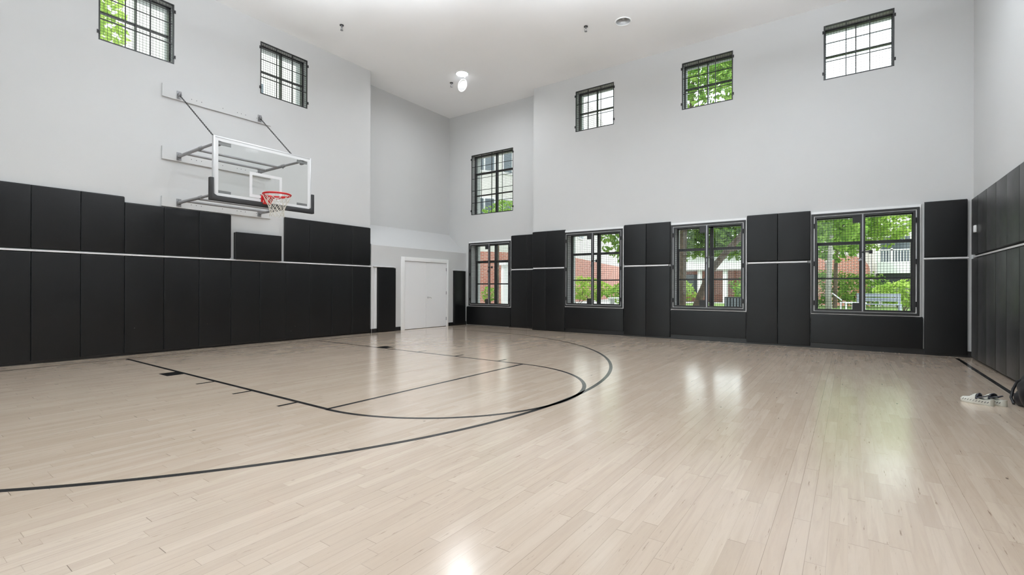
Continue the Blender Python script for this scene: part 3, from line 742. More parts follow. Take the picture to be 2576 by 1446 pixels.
# net
m = MB(); nn = 12; lev = [(RR, RZ - .012), (.215, RZ - .075), (.185, RZ - .14), (.155, RZ - .20), (.132, RZ - .255), (.118, RZ - .31), (.12, RZ - .365), (.125, RZ - .405)]
def np_(i, k): r_, z_ = lev[k]; a = 2 * PI * (i + (.5 if k % 2 else 0)) / nn; return Vector((RX + r_ * math.cos(a), HY + r_ * math.sin(a), z_ + .006 * math.sin(i * 2.3 + k)))
for i in range(nn):
    a0_ = np_(i, 0)
    for off in (0, -1):
        b0 = np_(i + off, 1); m.tube([a0_, (a0_ + b0) / 2 + Vector((0, 0, -.006)), b0], .0042, 5)
    m.tube([a0_ + Vector((0, 0, .022)), a0_ + Vector((0, 0, -.01))], .0045, 5)
    for k in range(1, len(lev) - 1):
        for off in ((1, 0) if k % 2 else (0, -1)):
            m.tube([np_(i, k), np_(i + off, k + 1)], .0042, 5)
m.build('net', 'net', hp)['label'] = 'white cord net'

# ------------------------------------------------------------------ ceiling fixtures
def lamp(x, y, lit, label, hole=True):
    r = root('ceiling_light', (x, y, ZC), label, 'ceiling light', 'round recessed ceiling lights')
    m = MB(); m.ring((x, y, ZC - .003), HR + .012, .014, 'z', 40, 8); m.build('trim_ring', 'trim', r, smooth=True)
    if hole:
        m = MB(); n = 40; vs = []
        for rr, z in ((HR, ZC - .002), (HR - .01, ZC + .06), (HR - .06, ZC + .15), (.03, ZC + .17)):
            vs += [(x + rr * math.cos(2*PI*k/n), y + rr * math.sin(2*PI*k/n), z) for k in range(n)]
        fs = [(j*n + k, j*n + (k+1) % n, (j+1)*n + (k+1) % n, (j+1)*n + k) for j in range(3) for k in range(n)] + [tuple(range(3*n, 4*n))]
        m.add(vs, fs); m.build('reflector', 'alu' if not lit else 'trim', r, smooth=True)
    if lit:
        m = MB(); n = 40; zz = ZC - .006 if not hole else ZC + .012; rr = HR - .004
        m.add([(x + rr * math.cos(2*PI*k/n), y + rr * math.sin(2*PI*k/n), zz) for k in range(n)], [tuple(range(n))]); m.build('lens', 'lamp', r, fixn=False)
    else:
        m = MB(); m.cyl((x, y, ZC + .165), (x, y, ZC + .10), .022, 12); m.ell((x, y, ZC + .075), .035, .035, .05, 14, 8); m.build('bulb', 'whitepaint', r, smooth=True)
    return r
lamp(*LAMPS[0], True, 'lit round white ceiling light near the far corner above a dangling trim ring')
lamp(*LAMPS[1], False, 'unlit round ceiling light with a cream ring, nearer the window wall')
def filllight(x, y, z, dn, label):  # fill light added out of view to brighten ceiling and walls
    r = root('fill_light', (x, y, z), label, 'fill light', 'round fill lights added out of view beyond the frame')
    m = MB(); m.tube([(x, y, z), (x, y, z + .03), (x, y, z + .07), (x, y, z + .10)], [.235, .25, .25, .235], 32); m.build('housing', 'trim', r)
    m = MB(); m.cyl((x, y, z + .10), (x, y, ZC - .002), .012, 8); m.build('rod', 'zinc', r)
    for nm, mt_, zz in (('lower_lens', dn, z - .004), ('upper_lens', 'fillup', z + .104)):
        m = MB(); m.add([(x + .225 * math.cos(2*PI*k/32), y + .225 * math.sin(2*PI*k/32), zz) for k in range(32)], [tuple(range(32))]); m.build(nm, mt_, r, fixn=False)
for row, z, dn, pts in (('far diagonal row', 6.3, 'filldown', [(-7.7, 4.4), (-6.2, 5.6), (-3.9, 7.1), (-1.8, 8.2), (.1, 8.9)]),
                        ('middle diagonal row', 5.3, 'filldim', [(-6.7, 1.4), (-5.4, 2.4), (-3.0, 4.0), (-.2, 5.5)]),
                        ('near row', 4.7, 'filldim', [(-6.0, -1.8), (-3.2, .2), (.4, 1.6)])):
    for i, (x, y) in enumerate(pts):
        filllight(x, y, z, dn, 'added round fill light out of view, %s, %s from the hoop wall' % (row, ordn[i]))
# dangling cover
c = Vector((-8.86, 10.12, ZC - .27))
r = root('dangling_light_trim', tuple(c), 'round white light cover hanging tilted just below the lit far ceiling light', 'light cover')
ax = Vector((.55, -.62, -.55)).normalized(); u0 = ax.cross(Vector((0, 0, 1))).normalized(); v0 = u0.cross(ax).normalized()
if v0.z < 0: v0 = -v0
ua = u0 * math.cos(.35) + v0 * math.sin(.35); va = v0 * math.cos(.35) - u0 * math.sin(.35)
m = MB(); pts = [c + ua * (.115 * math.cos(2*PI*k/32)) + va * (.165 * math.sin(2*PI*k/32)) for k in range(32)]; m.tube(pts, .010, 8, closed=True); m.build('cover_ring', 'trim', r, smooth=True)
m = MB(); m.add([tuple(p + ax * .002) for p in pts] + [tuple(p - ax * .006) for p in pts], [tuple(range(32)), tuple(range(63, 31, -1))] + [(i, i + 32, (i+1) % 32 + 32, (i+1) % 32) for i in range(32)]); m.build('cover_disc', 'whitepaint', r)
m = MB(); top = c + va * .165; m.tube([top, top + Vector((.03, -.02, .05)), (-8.77, 10.0 + .1, ZC + .02)], .003, 6); m.build('wire', 'zinc', r)
def sprinkler(x, y, label):
    r = root('sprinkler_head', (x, y, ZC), label, 'fire sprinkler', 'pendant sprinkler heads')
    m = MB(); m.tube([(x, y, ZC - .002), (x, y, ZC - .014)], .045, 20); m.build('escutcheon', 'black', r, smooth=True)
    m = MB(); m.cyl((x, y, ZC - .01), (x, y, ZC - .05), .017, 12)
    for s_ in (-1, 1): m.tube([(x + s_ * .014, y, ZC - .05), (x + s_ * .028, y, ZC - .075), (x + s_ * .006, y, ZC - .115)], .006, 6)
    m.cyl((x, y, ZC - .115), (x, y, ZC - .122), .032, 14); m.build('head', 'zinc', r, smooth=True)
sprinkler(-9.385, 6.59, 'small pendant sprinkler on the ceiling above the hoop wall')
sprinkler(-9.41, 10.27, 'small pendant sprinkler on the ceiling left of the lit far light')
sprinkler(-4.88, 9.79, 'small pendant sprinkler on the ceiling left of the unlit light')

# ------------------------------------------------------------------ shoes and bag
def shoe(loc, ang, label, mirror=1):
    """slip-on foam clog: local +x is the toe, upper closed over the front, low rim round the open heel, swivel strap"""
    r = root('clog_shoe', loc, label, 'shoe', 'pair of white clogs by the bag')
    Rm = Matrix.Rotation(ang, 4, 'Z'); LL = .285
    def W(x, y, z): p = Rm @ Vector((x, y * mirror, z)); return (p.x + loc[0], p.y + loc[1], p.z + loc[2])
    def hw(t):   # half width, t 0 heel .. 1 toe
        if t < .12: return .036 * math.sqrt(max(0, 1 - ((.12 - t) / .12) ** 2)) + .001
        if t < .68: return .036 + .018 * (0.5 - 0.5 * math.cos(PI * (t - .12) / .56))
        return .054 * math.sqrt(max(0, 1 - ((t - .68) / .32) ** 2.3)) + .001
    def lift(t): return .012 * max(0, (t - .75) / .25) ** 2
    ts = [.5 - .5 * math.cos(PI * i / 30) for i in range(31)]
    # sole slab
    m = MB(); out = [(t, 1) for t in ts] + [(t, -1) for t in reversed(ts)]; n = len(out); vs = []
    for z, k in ((0, .93), (.005, 1.0), (.020, 1.03), (.027, 1.0)): vs += [W((t - .5) * LL, sd * hw(t) * k, z + lift(t)) for t, sd in out]
    m.add(vs, [tuple(range(n)), tuple(range(4*n - 1, 3*n - 1, -1))] + [(j*n+i, j*n+(i+1) % n, (j+1)*n+(i+1) % n, (j+1)*n+i) for j in range(3) for i in range(n)])
    m.build('sole', 'shoe', r, smooth=True)
    # outer wall and vamp as one shell: for each station a profile from side to side; the heel part stays open
    def top(t):  # height of the vamp ridge
        return .046 + .062 * math.exp(-((t - .52) / .17) ** 2) * (1 if t > .5 else 1) + (.012 * math.exp(-((t - .80) / .15) ** 2))
    def rimz(t): return .068 - .010 * math.sin(PI * min(1, t / .5)) + (.016 * max(0, (t - .36) / .12) if t > .36 else 0)
    m = MB(); na = 14; T2 = [t for t in ts if t > .46]; vs = []
    for t in T2:
        for j in range(na + 1):
            a = PI * j / na; vs.append(W((t - .5) * LL, hw(t) * 1.02 * (abs(math.cos(a)) ** .7) * (1 if math.cos(a) > 0 else -1), .022 + lift(t) + (top(t) - .022) * (math.sin(a) ** .75) * (1 if t < .93 else max(.25, (1 - t) / .07))))
    k1 = na + 1
    m.add(vs, [(i*k1+j, (i+1)*k1+j, (i+1)*k1+j+1, i*k1+j+1) for i in range(len(T2) - 1) for j in range(na)] + [tuple((len(T2)-1)*k1 + j for j in range(k1))])
    # heel rim: wall with thickness
    hs = [t for t in reversed(ts) if t <= .50]; path = [(t, 1) for t in hs] + [(t, -1) for t in reversed(hs)]; vs = []
    for t, sd in path:
        for k, z in ((1.02, .02), (1.05, .035), (1.0, rimz(t)), (.86, rimz(t)), (.86, .03)): vs.append(W((t - .5) * LL * (1 if k > .9 else .97), sd * hw(t) * k, z))
    m.add(vs, [(i*5+j, (i+1)*5+j, (i+1)*5+j+1, i*5+j+1) for i in range(len(path) - 1) for j in range(4)])
    m.build('upper', 'shoe', r, smooth=True)
    m = MB(); hs = [t for t in ts if t <= .56]; o2 = [(t, 1) for t in hs] + [(t, -1) for t in reversed(hs)]
    m.add([W((t - .5) * LL * .98, sd * hw(t) * .88, .036) for t, sd in o2], [tuple(range(len(o2)))]); m.build('insole', 'shoeblack', r)
    # black lip of the vamp opening and the heel strap with rivets
    m = MB(); m.tube([W((.455 - .5) * LL - .006 * math.sin(PI * i / 12), .052 * math.cos(PI * i / 12) * .98, .056 + .054 * math.sin(PI * i / 12) ** .8) for i in range(13)], .009, 8)
    for i in range(5): m.tube([W((.43 - .5) * LL + .004 * i, -.03 + .004 * i, .085 + .003 * i), W((.43 - .5) * LL + .004 * i, .03 - .004 * i, .085 + .003 * i)], .006, 6)
    m.build('opening_lip', 'shoeblack', r, smooth=True)
    m = MB(); m.tube([W((.45 - .5) * LL - .085 * math.sin(PI * i / 16), .053 * math.cos(PI * i / 16), .066 + .040 * math.sin(PI * i / 16)) for i in range(17)], .0055, 6); m.build('heel_strap', 'shoeblack', r, smooth=True)
    m = MB()
    for sd in (-1, 1):
        for i in range(10):
            t = .10 + .082 * i; t2 = t + .045
            if t2 > .95: continue
            k = 1.05 if t < .5 else .985
            lo, hi = (.028, .042) if t < .46 else (.030, .046)
            m.tube([W((t - .5) * LL, sd * (hw(t) * k), hi), W((t2 - .5) * LL, sd * (hw(t2) * k), lo)], .0028, 5)
        for i in range(4):
            t = .62 + .07 * i; m.ell(W((t - .5) * LL, sd * .022, top(t) + lift(t) - .004), .007, .0035, .003, 8, 5)
    m.build('vent_slots', 'shoeblack', r)
    return r
shoe((1.15, 7.20, 0), math.radians(147), 'off-white clog with black slots, the left one farther from the bag')
shoe((1.275, 7.275, 0), math.radians(133), 'off-white clog with black strap, the right one touching the black bag', -1)
bgr = root('duffel_bag', (1.630, 7.20, 0), 'crumpled black fabric bag on the floor against the right wall, cut by the photo edge', 'bag')
def bfn(d):
    return (1 + .10 * math.sin(5 * d.x + 3 * d.z) * math.cos(4 * d.y) + .05 * math.sin(8 * d.y + 6 * d.z + 2 * d.x)) 
m = MB(); m.ell((1.630, 7.20, .18), .155, .29, .21, 48, 30, bfn)
m.v = [(x, y, max(z, .004)) for x, y, z in m.v]; m.build('bag_body', 'bag', bgr, smooth=True)
m = MB(); m.ell((1.530, 7.30, .09), .075, .09, .095, 28, 16, bfn); m.v = [(x, y, max(z, .003)) for x, y, z in m.v]; m.build('side_pocket', 'bag', bgr, smooth=True)
m = MB(); m.tube([(1.550, 7.34, .30), (1.500, 7.40, .25), (1.470, 7.42, .16), (1.450, 7.40, .07), (1.460, 7.34, .014)], .013, 10); m.tube([(1.630, 7.00, .36), (1.600, 7.10, .42), (1.610, 7.22, .41), (1.630, 7.32, .34)], .012, 8); m.build('carry_strap', 'bag', bgr, smooth=True)

# ------------------------------------------------------------------ outside
GZ = .45
m = MB(); m.box(-60, 40, YR + TH + .02, 70, GZ - .3, GZ); m.box(-60, XL - TH - .8, -40, YR + TH + .02, GZ - .3, GZ); m.box(-60, 40, -40, YN - TH - .02, GZ - .3, GZ)
gnd = struct(m.build('ground', 'paving'), 'pale paved courtyard outside the windows')
m = MB(); m.box(-7, 8, 19.6, 27.0, GZ, GZ + .02); m.build('lawn', 'grass', gnd)['label'] = 'strip of mown lawn'

def foliage(m, c, r, n, size, rnd, shell=.45, flat=1.0):
    for _ in range(n):
        while True:
            d = Vector((rnd.uniform(-1, 1), rnd.uniform(-1, 1), rnd.uniform(-1, 1)))
            l = d.length
            if l < 1 and l > .05: break
        d = d / l * (shell + (1 - shell) * l ** .6)
        wob = 1 + .22 * math.sin(4.1 * d.x + 2.3 * d.z + c[0]) * math.cos(3.7 * d.y + 1.9 * d.z + c[2])
        p = Vector((c[0] + d.x * r[0] * wob, c[1] + d.y * r[1] * wob, c[2] + d.z * r[2] * wob))
        a = Vector((rnd.gauss(0, 1), rnd.gauss(0, 1), rnd.gauss(0, .6))).normalized(); b = a.cross(Vector((rnd.gauss(0, 1), rnd.gauss(0, 1), rnd.gauss(0, 1)))).normalized()
        s = size * rnd.uniform(.6, 1.3)
        m.add([p - a * s, p - b * s * .55 + a * s * .1, p + a * s, p + b * s * .55 + a * s * .1], [(0, 1, 2, 3)])
def tree(name, base, label, trunk, tr, crowns, size, leaf='leaf', bark='bark', group='trees outside the windows', seed=1, branches=()):
    rnd = random.Random(seed); r = root(name, base, label, 'tree', group)
    m = MB(); m.tube(trunk, tr, 12)
    for bp, brr in branches: m.tube(bp, brr, 8)
    m.build('trunk', bark, r, smooth=True)
    m = MB()
    for c, rad, n in crowns: foliage(m, c, rad, n, size, rnd)
    m.build('crown', leaf, r, fixn=False)
    return r
def lin(a, b, n): return [a + (b - a) * i / (n - 1) for i in range(n)]
tree('courtyard_tree', (-4.5, 16, GZ), 'upright brown trunked tree seen in the left half of the third lower window',
     [(-4.52, 16, GZ - .1), (-4.46, 16, .9), (-4.45, 16, 2), (-4.42, 16, 3.2), (-4.3, 16.1, 5), (-4.2, 16.2, 8)], [.16, .13, .12, .115, .1, .06],
     [((-4.3, 16.6, 7.2), (2.3, 1.8, 4.3), 7000), ((-6.5, 16.4, 3.8), (1.0, .9, 1.75), 1500), ((-4.6, 17.2, 3.6), (1.6, .8, 1.3), 1800), ((-3.2, 16.8, 9.6), (1.3, 1.1, 1.8), 1500), ((-5.6, 17.6, 3.3), (1.2, .7, .9), 900), ((-3.9, 15.6, 8.8), (1.4, .9, 1.6), 1500)], .11, seed=3,
     branches=[([(-4.45, 16, 3.0), (-5.2, 16.1, 4.0), (-6.3, 16.3, 4.6)], [.06, .045, .02]), ([(-4.4, 16, 3.6), (-3.6, 16.3, 5.2), (-3, 16.5, 6.5)], [.06, .04, .02])])
tree('courtyard_tree', (-3.9, 15, GZ), 'slanting forked tree crossing the third lower window from lower middle to upper right',
     [(-3.98, 15, GZ - .1), (-3.80, 15, .6), (-3.62, 15, 1.1), (-3.33, 15, 1.8), (-2.9, 15, 2.35), (-2.45, 15, 2.85), (-2.0, 15.2, 3.4), (-1.6, 15.5, 4.3)], [.14, .115, .105, .1, .09, .085, .07, .05],
     [((-1.7, 16.2, 4.3), (1.7, 1.1, 1.7), 3600), ((-2.7, 16.6, 3.5), (1.2, .8, 1.25), 2400), ((-3.6, 17.5, 2.9), (1.0, .6, .55), 700), ((-.35, 16.8, 3.7), (.9, .8, 1.15), 1300)], .10, seed=5,
     branches=[([(-2.9, 15, 2.35), (-2.3, 15.4, 2.5), (-1.4, 15.9, 3.0)], [.05, .04, .02])])
tree('courtyard_tree', (-.62, 22, GZ), 'slim pale trunked tree in the left half of the fourth lower window',
     [(-.62, 22, GZ), (-.64, 22, 1.2), (-.60, 22, 2.3), (-.5, 22, 4)], [.11, .09, .085, .06], [((-.8, 22.6, 3.9), (1.7, 1, 1.45), 2600)], .11, bark='barkpale', seed=8)
tree('courtyard_tree', (-.40, 23.5, GZ), 'thin brown trunked tree just right of the slim pale trunk',
     [(-.46, 23.5, GZ), (-.44, 23.5, 1.4), (-.42, 23.5, 2.6), (-.2, 23.5, 4)], [.08, .07, .065, .05], [((.0, 24.2, 4.1), (1.6, .9, 1.2), 1500)], .11, seed=9)
tree('courtyard_tree', (1.7, 23.0, GZ), 'leafy tree spreading in front of the white balcony',
     [(2.35, 23.2, GZ), (2.3, 23.2, 2.6), (2.0, 23.2, 4)], [.10, .08, .05], [((1.1, 23.2, 4.15), (1.35, .8, 1.15), 2100)], .10, leaf='leaflime', seed=10)
tree('street_tree', (-16.5, 2.9, GZ), 'tree behind the high window at the photo top left',
     [(-16.5, 2.4, GZ), (-16.4, 2.4, 6), (-16.3, 2.5, 9)], [.2, .15, .08], [((-16.3, 2.6, 8.9), (1.4, 1.75, 3.2), 4200)], .13, leaf='leaflime', seed=12)
tree('courtyard_tree', (-11.6, 15.8, GZ), 'small tree showing at the bottom of the tall corner bay window',
     [(-12.15, 16.2, GZ), (-12.15, 16.2, 3.2), (-12.2, 16.2, 4.5)], [.05, .045, .03], [((-11.8, 16.3, 4.35), (1.1, .6, .55), 1200)], .07, seed=14)
def shrub(name, c, r, n, label, leaf='leafdark', size=.07, seed=1):
    rt = root(name, (c[0], c[1], GZ), label, 'shrub', 'shrubs outside the windows')
    m = MB()
    rnd = random.Random(seed); foliage(m, c, r, n, size, rnd, .5)
    m.build('foliage', leaf, rt, fixn=False)
    m = MB()
    for i in range(5): a = i * 1.3; m.tube([(c[0] + .05 * math.cos(a), c[1], GZ), (c[0] + r[0] * .5 * math.cos(a), c[1] + r[1] * .5 * math.sin(a), c[2])], .015, 5)
    m.build('stems', 'bark', rt); return rt
shrub('hedge', (-1.9, 25.5, 1.3), (2.7, .6, .9), 4200, 'dark green hedge at the back of the lawn in the fourth lower window', seed=21)
shrub('garden_shrub', (1.45, 20.2, 1.10), (.72, .5, .42), 1500, 'bright lime green shrub low in the right half of the fourth window', 'leaflime', .065, 22)
shrub('garden_shrub', (.5, 24.5, 1.2), (.8, .5, .7), 1000, 'mid green shrub behind the grey bench', 'leaf', .07, 23)
shrub('garden_shrub', (-10.6, 20.5, 1.2), (1.8, .5, .5), 2200, 'lime green planting along the foot of the curved brick wall', 'leaflime', .075, 24)
shrub('garden_shrub', (-7.6, 19.5, 1.0), (1.0, .5, .42), 1300, 'rounded green shrub low in the second lower window', 'leaf', .07, 25)
shrub('garden_shrub', (-13.4, 17.2, .95), (.35, .3, .35), 500, 'little green bush low in the corner window', 'leaf', .05, 26)
shrub('garden_shrub', (-7.6, 25, 1.15), (1.2, .6, .75), 1500, 'bright shrub between the two trunks of the third window', 'leaflime', .08, 27)
shrub('garden_shrub', (-3.6, 22.5, 1.05), (.5, .4, .5), 700, 'green shrub right of the leaning trunk', 'leaf', .07, 28)

def wallstrip(m, pts, z0, z1, uvl):
    s = 0
    for a, b in zip(pts[:-1], pts[1:]):
        d = math.dist(a, b); m.add([(a[0], a[1], z0), (b[0], b[1], z0), (b[0], b[1], z1), (a[0], a[1], z1)], [(0, 1, 2, 3)])
        uvl += [(s, z0), (s + d, z0), (s + d, z1), (s, z1)]; s += d
def buildstrip(name, pts, z0, z1, mat, parent, thick=.35):
    m = MB(); uvl = []; wallstrip(m, pts, z0, z1, uvl)
    # back face and top so it has depth
    off = []
    for i, p in enumerate(pts):
        a = pts[max(0, i-1)]; b = pts[min(len(pts)-1, i+1)]; t = Vector((b[0]-a[0], b[1]-a[1])).normalized(); off.append((p[0] - t.y * thick, p[1] + t.x * thick))
    wallstrip(m, off, z0, z1, uvl)
    for i in range(len(pts)-1):
        m.add([(pts[i][0], pts[i][1], z1), (pts[i+1][0], pts[i+1][1], z1), (off[i+1][0], off[i+1][1], z1), (off[i][0], off[i][1], z1)], [(0, 1, 2, 3)]); uvl += [(0, 0), (.2, 0), (.2, .2), (0, .2)]
    o = m.build(name, mat, parent, fixn=False)
    uv = o.data.uv_layers.new(name='UVMap')
    for i, c in enumerate(uvl): uv.data[i].uv = c
    return o
def curvepts(c, r, a0, a1, n): return [(c[0] + r * math.cos(math.radians(a0 + (a1-a0)*i/n)), c[1] + r * math.sin(math.radians(a0 + (a1-a0)*i/n))) for i in range(n+1)]
# camera-plane helper was used offline; buildings stand in plain world metres
b1 = root('apartment_building', (-15, 20, GZ), 'curved apartment building, red brick below and pale stucco above, behind the corner and second windows', 'building')
P1 = [(-19.5, 16.0), (-16.8, 16.6), (-14.6, 17.9), (-13.6, 19.6), (-12.9, 22.0), (-13.0, 25), (-14.2, 31), (-15.5, 38)]
def smoothp(P, k=4):
    o = []
    for i in range(len(P)-1):
        p0 = P[max(0, i-1)]; p1 = P[i]; p2 = P[i+1]; p3 = P[min(len(P)-1, i+2)]
        for j in range(k):
            t = j / k; o.append(tuple(.5 * ((2*p1[q]) + (-p0[q]+p2[q])*t + (2*p0[q]-5*p1[q]+4*p2[q]-p3[q])*t*t + (-p0[q]+3*p1[q]-3*p2[q]+p3[q])*t**3) for q in (0, 1)))
    return o + [P[-1]]
P1 = smoothp(P1)
buildstrip('brick_wall', P1, GZ, 3.0, 'brick', b1)
buildstrip('upper_wall', P1, 3.0, 13.0, 'stucco', b1)
for i in range(2, len(P1) - 2, 3):
    a, b = P1[i], P1[i+1]; t = Vector((b[0]-a[0], b[1]-a[1], 0)); ln_ = t.length; t.normalize(); nr = Vector((t.y, -t.x, 0)); mid = Vector((a[0], a[1], 0)) + t * ln_ / 2
    for z in (4.9, 7.6, 10.3):
        m = MB(); m.obox(mid + nr * .02 + Vector((0, 0, z)), t, nr, (0, 0, 1), .55, .04, .75); w_ = m.build('facade_window', 'whitewood', b1)
        m = MB()
        for s_ in (-1, 1): m.obox(mid + nr * .07 + t * s_ * .26 + Vector((0, 0, z)), t, nr, (0, 0, 1), .22, .012, .66)
        m.build('pane', 'dkglass', w_)
m = MB(); m.cyl((-13.05, 17.9, GZ), (-13.05, 17.9, 2.3), .16, 14); m.box(-13.3, -12.8, 17.65, 18.15, 2.3, 2.5); tag(m.build('garden_column', 'whitewood'), 'white column at the right side of the corner window view', 'column')

b2 = root('porch_building', (-4.5, 29, GZ), 'low white building with a columned porch behind the trees of the third window', 'building')
m = MB(); m.box(-10.2, -2.4, 28.0, 31, 1.95 + .35, 3.4); m.build('fascia', 'whitewood', b2)
m = MB(); m.box(-10.6, -2.0, 27.6, 31.4, 3.4, 3.55); m.build('roof', 'hood', b2)
buildstrip('brick_wall', [(-10.2, 30.5), (-2.4, 30.5)], GZ, 2.3, 'brick', b2)
for x in (-9.6, -8.2, -6.9, -5.55, -4.45, -3.1):
    m = MB(); m.cyl((x, 28.25, GZ), (x, 28.25, 2.3), .13, 12); m.build('porch_column', 'whitewood', b2, smooth=True)
m = MB(); m.box(-9.0, -7.4, 30.42, 30.5, 1.0, 2.1); m.build('shop_window', 'dkglass', b2)

b3 = root('terrace_house', (-1.2, 29, GZ), 'red brick terrace house with a round gable behind the slim trees', 'building')
buildstrip('brick_wall', [(-1.9, 28), (-.95, 28)], GZ, 3.05, 'brick', b3)
gp = [(-.9 + .85 + .85 * math.cos(PI - PI * k / 16), 2.05 + .75 * math.sin(PI * k / 16)) for k in range(17)]
m = MB(); m.prism([(-.9, GZ), *gp, (.8, GZ)], 'y', 27.2, 27.6); o = m.build('gable_wall', 'brick', b3)
uv = o.data.uv_layers.new(name='UVMap')
for pl in o.data.polygons:
    for li in pl.loop_indices: v = o.data.vertices[o.data.loops[li].vertex_index].co; uv.data[li].uv = (v.x, v.z)
m = MB(); m.box(-1.9, .85, 28.6, 29, GZ, 4.4); m.build('upper_storey', 'stucco', b3)
for x in (-1.4, -.3, .45):
    m = MB(); m.box(x - .3, x + .3, 28.5, 28.6, 3.2, 4.1); w_ = m.build('facade_window', 'whitewood', b3)
    m = MB(); m.box(x - .24, x + .24, 28.48, 28.5, 3.26, 4.04); m.build('pane', 'dkglass', w_)
b4 = root('balcony_building', (1.8, 27, GZ), 'pale building with a white railed balcony in the right half of the fourth window', 'building')
m = MB(); m.box(.9, 3.6, 27.4, 31, GZ, 6.6); m.build('main_wall', 'stucco', b4)
m = MB(); m.box(1.0, 2.6, 26.0, 27.4, 1.93, 2.42); bal = m.build('balcony_slab', 'whitewood', b4)
m = MB()
for i in range(17): x = 1.02 + i * .097; m.box(x - .014, x + .014, 26.02, 26.06, 2.42, 2.92)
for x in (1.0, 1.5, 2.55): m.box(x - .035, x + .035, 26.0, 26.08, 2.42, 3.0)
m.box(1.0, 2.6, 26.0, 26.07, 2.90, 2.95); m.build('railing', 'whitewood', bal)
m = MB(); m.box(1.0, 2.6, 26.4, 27.4, 1.45, 1.93); m.build('awning', 'hood', b4)
m = MB(); m.box(1.2, 2.2, 27.36, 27.4, 2.45, 3.6); m.build('balcony_door', 'dkglass', b4)
m = MB(); m.box(1.0, 2.5, 25.6, 27.0, 3.95, 4.15); bal = m.build('balcony_slab', 'whitewood', b4)
m = MB()
for i in range(15): x = 1.02 + i * .104; m.box(x - .014, x + .014, 25.62, 25.66, 4.15, 4.7)
m.box(1.0, 2.5, 25.6, 25.67, 4.68, 4.73); m.build('railing', 'whitewood', bal)
b5 = root('pale_house', (-22, 9, GZ), 'tall pale house with a brick strip behind the high window above the hoop', 'building')
m = MB(); m.box(-27, -21.5, 6.2, 18, GZ, 15); m.build('main_wall', 'stucco', b5)
for y in (8, 10.6, 13.2):
    for z in (9.6, 12.6):
        m = MB(); m.box(-21.5, -21.44, y - .5, y + .5, z - .8, z + .8); w_ = m.build('facade_window', 'whitewood', b5)
        m = MB(); m.box(-21.44, -21.42, y - .42, y + .42, z - .72, z + .72); m.build('pane', 'dkglass', w_)
# furniture
bn = root('garden_bench', (.9, 18.2, GZ), 'grey slatted bench on the lawn in the fourth lower window', 'bench')
m = MB()
for i in range(3): m.box(.20, 1.28, 18.0 + i * .13, 18.1 + i * .13, GZ + .32, GZ + .35)
m.build('seat', 'bench', bn)
m = MB(); m.box(.20, 1.28, 18.42, 18.45, GZ + .42, GZ + .53); m.box(.20, 1.28, 18.42, 18.45, GZ + .56, GZ + .66); m.build('backrest', 'bench', bn)
for x in (.24, 1.24):
    m = MB(); m.box(x - .03, x + .03, 18.0, 18.45, GZ, GZ + .32); m.box(x - .03, x + .03, 18.40, 18.45, GZ, GZ + .66); m.build('leg', 'bench', bn)
tb = root('garden_table', (.05, 17.2, GZ), 'white garden table beside the bench outside the fourth window', 'table')
m = MB(); m.box(-.10, .42, 17.0, 17.6, GZ + .38, GZ + .41); m.build('tabletop', 'whitewood', tb)
for x in (-.06, .38):
    for y in (17.04, 17.56): m = MB(); m.box(x - .02, x + .02, y - .02, y + .02, GZ, GZ + .38); m.build('leg', 'whitewood', tb)
ch = root('deck_chair', (-.35, 18.3, GZ), 'white tilted deck chair in the fourth lower window left of its middle', 'chair')
m = MB(); m.obox((-.30, 18.3, GZ + .55), (1, 0, -.9), (0, 1, 0), (.9, 0, 1), .17, .22, .012); m.build('backrest', 'whitewood', ch)
m = MB(); m.box(-.23, .13, 18.08, 18.52, GZ + .36, GZ + .39); m.build('seat', 'whitewood', ch)
for x in (-.20, .10): m = MB(); m.box(x - .02, x + .02, 18.1, 18.5, GZ, GZ + .36); m.build('leg', 'whitewood', ch)
pl_ = root('planter_box', (-3.3, 18.6, GZ), 'dark slatted planter low in the right half of the third window', 'planter')
m = MB(); m.box(-3.62, -2.95, 18.3, 18.8, GZ, GZ + .50); m.build('body', 'hood', pl_)
m = MB()
for i in range(7): m.box(-3.6 + i * .1, -3.55 + i * .1, 18.27, 18.30, GZ + .05, GZ + .46)
m.build('slats', 'bench', pl_)
for k_, (x, y) in enumerate(((-7.35, 17.5), (-6.75, 17.7))):
    r = root('patio_table', (x, y, GZ), ['white square block table low in the second lower window', 'white patio table at the right edge of the second window view'][k_], 'table')
    m = MB(); m.box(x - .28, x + .28, y - .25, y + .25, GZ + .40, GZ + .44); m.build('tabletop', 'whitewood', r)
    for sx in (-.22, .22): m = MB(); m.box(x + sx - .03, x + sx + .03, y - .2, y + .2, GZ, GZ + .40); m.build('leg', 'whitewood', r)

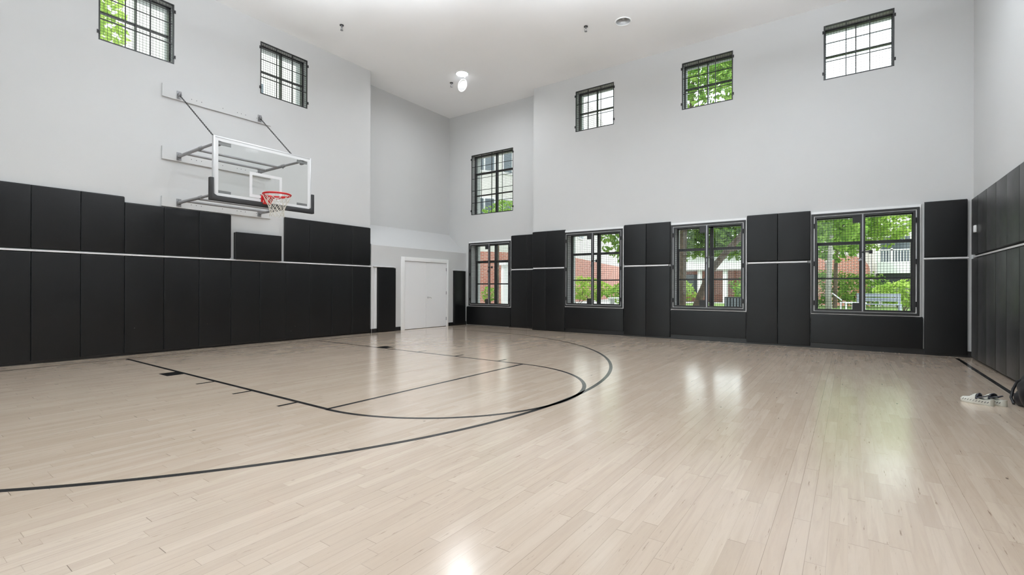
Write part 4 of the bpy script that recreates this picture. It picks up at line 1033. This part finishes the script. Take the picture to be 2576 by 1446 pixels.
# ------------------------------------------------------------------ light
w = bpy.data.worlds.new('sky'); S.world = w; w.use_nodes = True; nt = w.node_tree
bg = nt.nodes['Background']; tc = N(nt, 'ShaderNodeTexCoord'); nz = N(nt, 'ShaderNodeTexNoise', inp={'Scale': 2.5, 'Detail': 5.0}); L(nt, tc.outputs['Generated'], nz.inputs['Vector'])
L(nt, MIXC(nt, nz.outputs['Fac'], rgb(.86, .93, 1.0), rgb(1, 1, 1)), bg.inputs[0]); bg.inputs[1].default_value = 3.9
sd = bpy.data.lights.new('sun', 'SUN'); sd.energy = 5.0; sd.angle = math.radians(12); sd.color = (1, .99, .96)
so = bpy.data.objects.new('sun', sd); COL.objects.link(so); so.rotation_euler = (math.radians(28), math.radians(-14), 0)
def portal(loc, rot, sx, sy):
    l = bpy.data.lights.new('daylight_portal', 'AREA'); l.shape = 'RECTANGLE'; l.size = sx; l.size_y = sy; l.cycles.is_portal = True
    o = bpy.data.objects.new('daylight_portal', l); COL.objects.link(o); o.location = loc; o.rotation_euler = rot
for a0, a1, z0, z1 in BACKH: portal(((a0+a1)/2, YN - .45, (z0+z1)/2), (math.radians(90), 0, 0), a1 - a0, z1 - z0)
for a0, a1, z0, z1, wp in LOW + UPB: portal(((a0+a1)/2, wp + .46, (z0+z1)/2), (math.radians(-90), 0, 0), a1 - a0, z1 - z0)
for a0, a1, z0, z1 in UPA: portal((XL - .46, (a0+a1)/2, (z0+z1)/2), (0, math.radians(-90), 0), z1 - z0, a1 - a0)

# ------------------------------------------------------------------ camera
cd = bpy.data.cameras.new('camera'); cam = bpy.data.objects.new('camera', cd); COL.objects.link(cam); S.camera = cam
F_ = 1201.0; cd.sensor_width = 36; cd.sensor_fit = 'HORIZONTAL'; cd.lens = F_ / 2576 * 36; cd.clip_start = .05; cd.clip_end = 300
yaw = math.atan((2135 - 1288) / F_); pitch = math.atan(1.2 / F_); roll = .00325
F0 = Vector((-math.sin(yaw), math.cos(yaw), 0)); R0 = Vector((math.cos(yaw), math.sin(yaw), 0)); U0 = Vector((0, 0, 1))
F1 = F0 * math.cos(pitch) + U0 * math.sin(pitch); U1 = U0 * math.cos(pitch) - F0 * math.sin(pitch)
R2 = R0 * math.cos(roll) + U1 * math.sin(roll); U2 = U1 * math.cos(roll) - R0 * math.sin(roll)
mt = Matrix((R2, U2, -F1)).transposed().to_4x4(); mt.translation = Vector((0, 0, 1.245)); cam.matrix_world = mt

S.view_settings.view_transform = 'Standard'; S.view_settings.look = 'None'; S.view_settings.gamma = 1; S.view_settings.exposure = 0
S.view_settings.use_curve_mapping = False
S.cycles.max_bounces = 10; S.cycles.diffuse_bounces = 6; S.cycles.transparent_max_bounces = 16; S.cycles.caustics_reflective = False; S.cycles.caustics_refractive = False
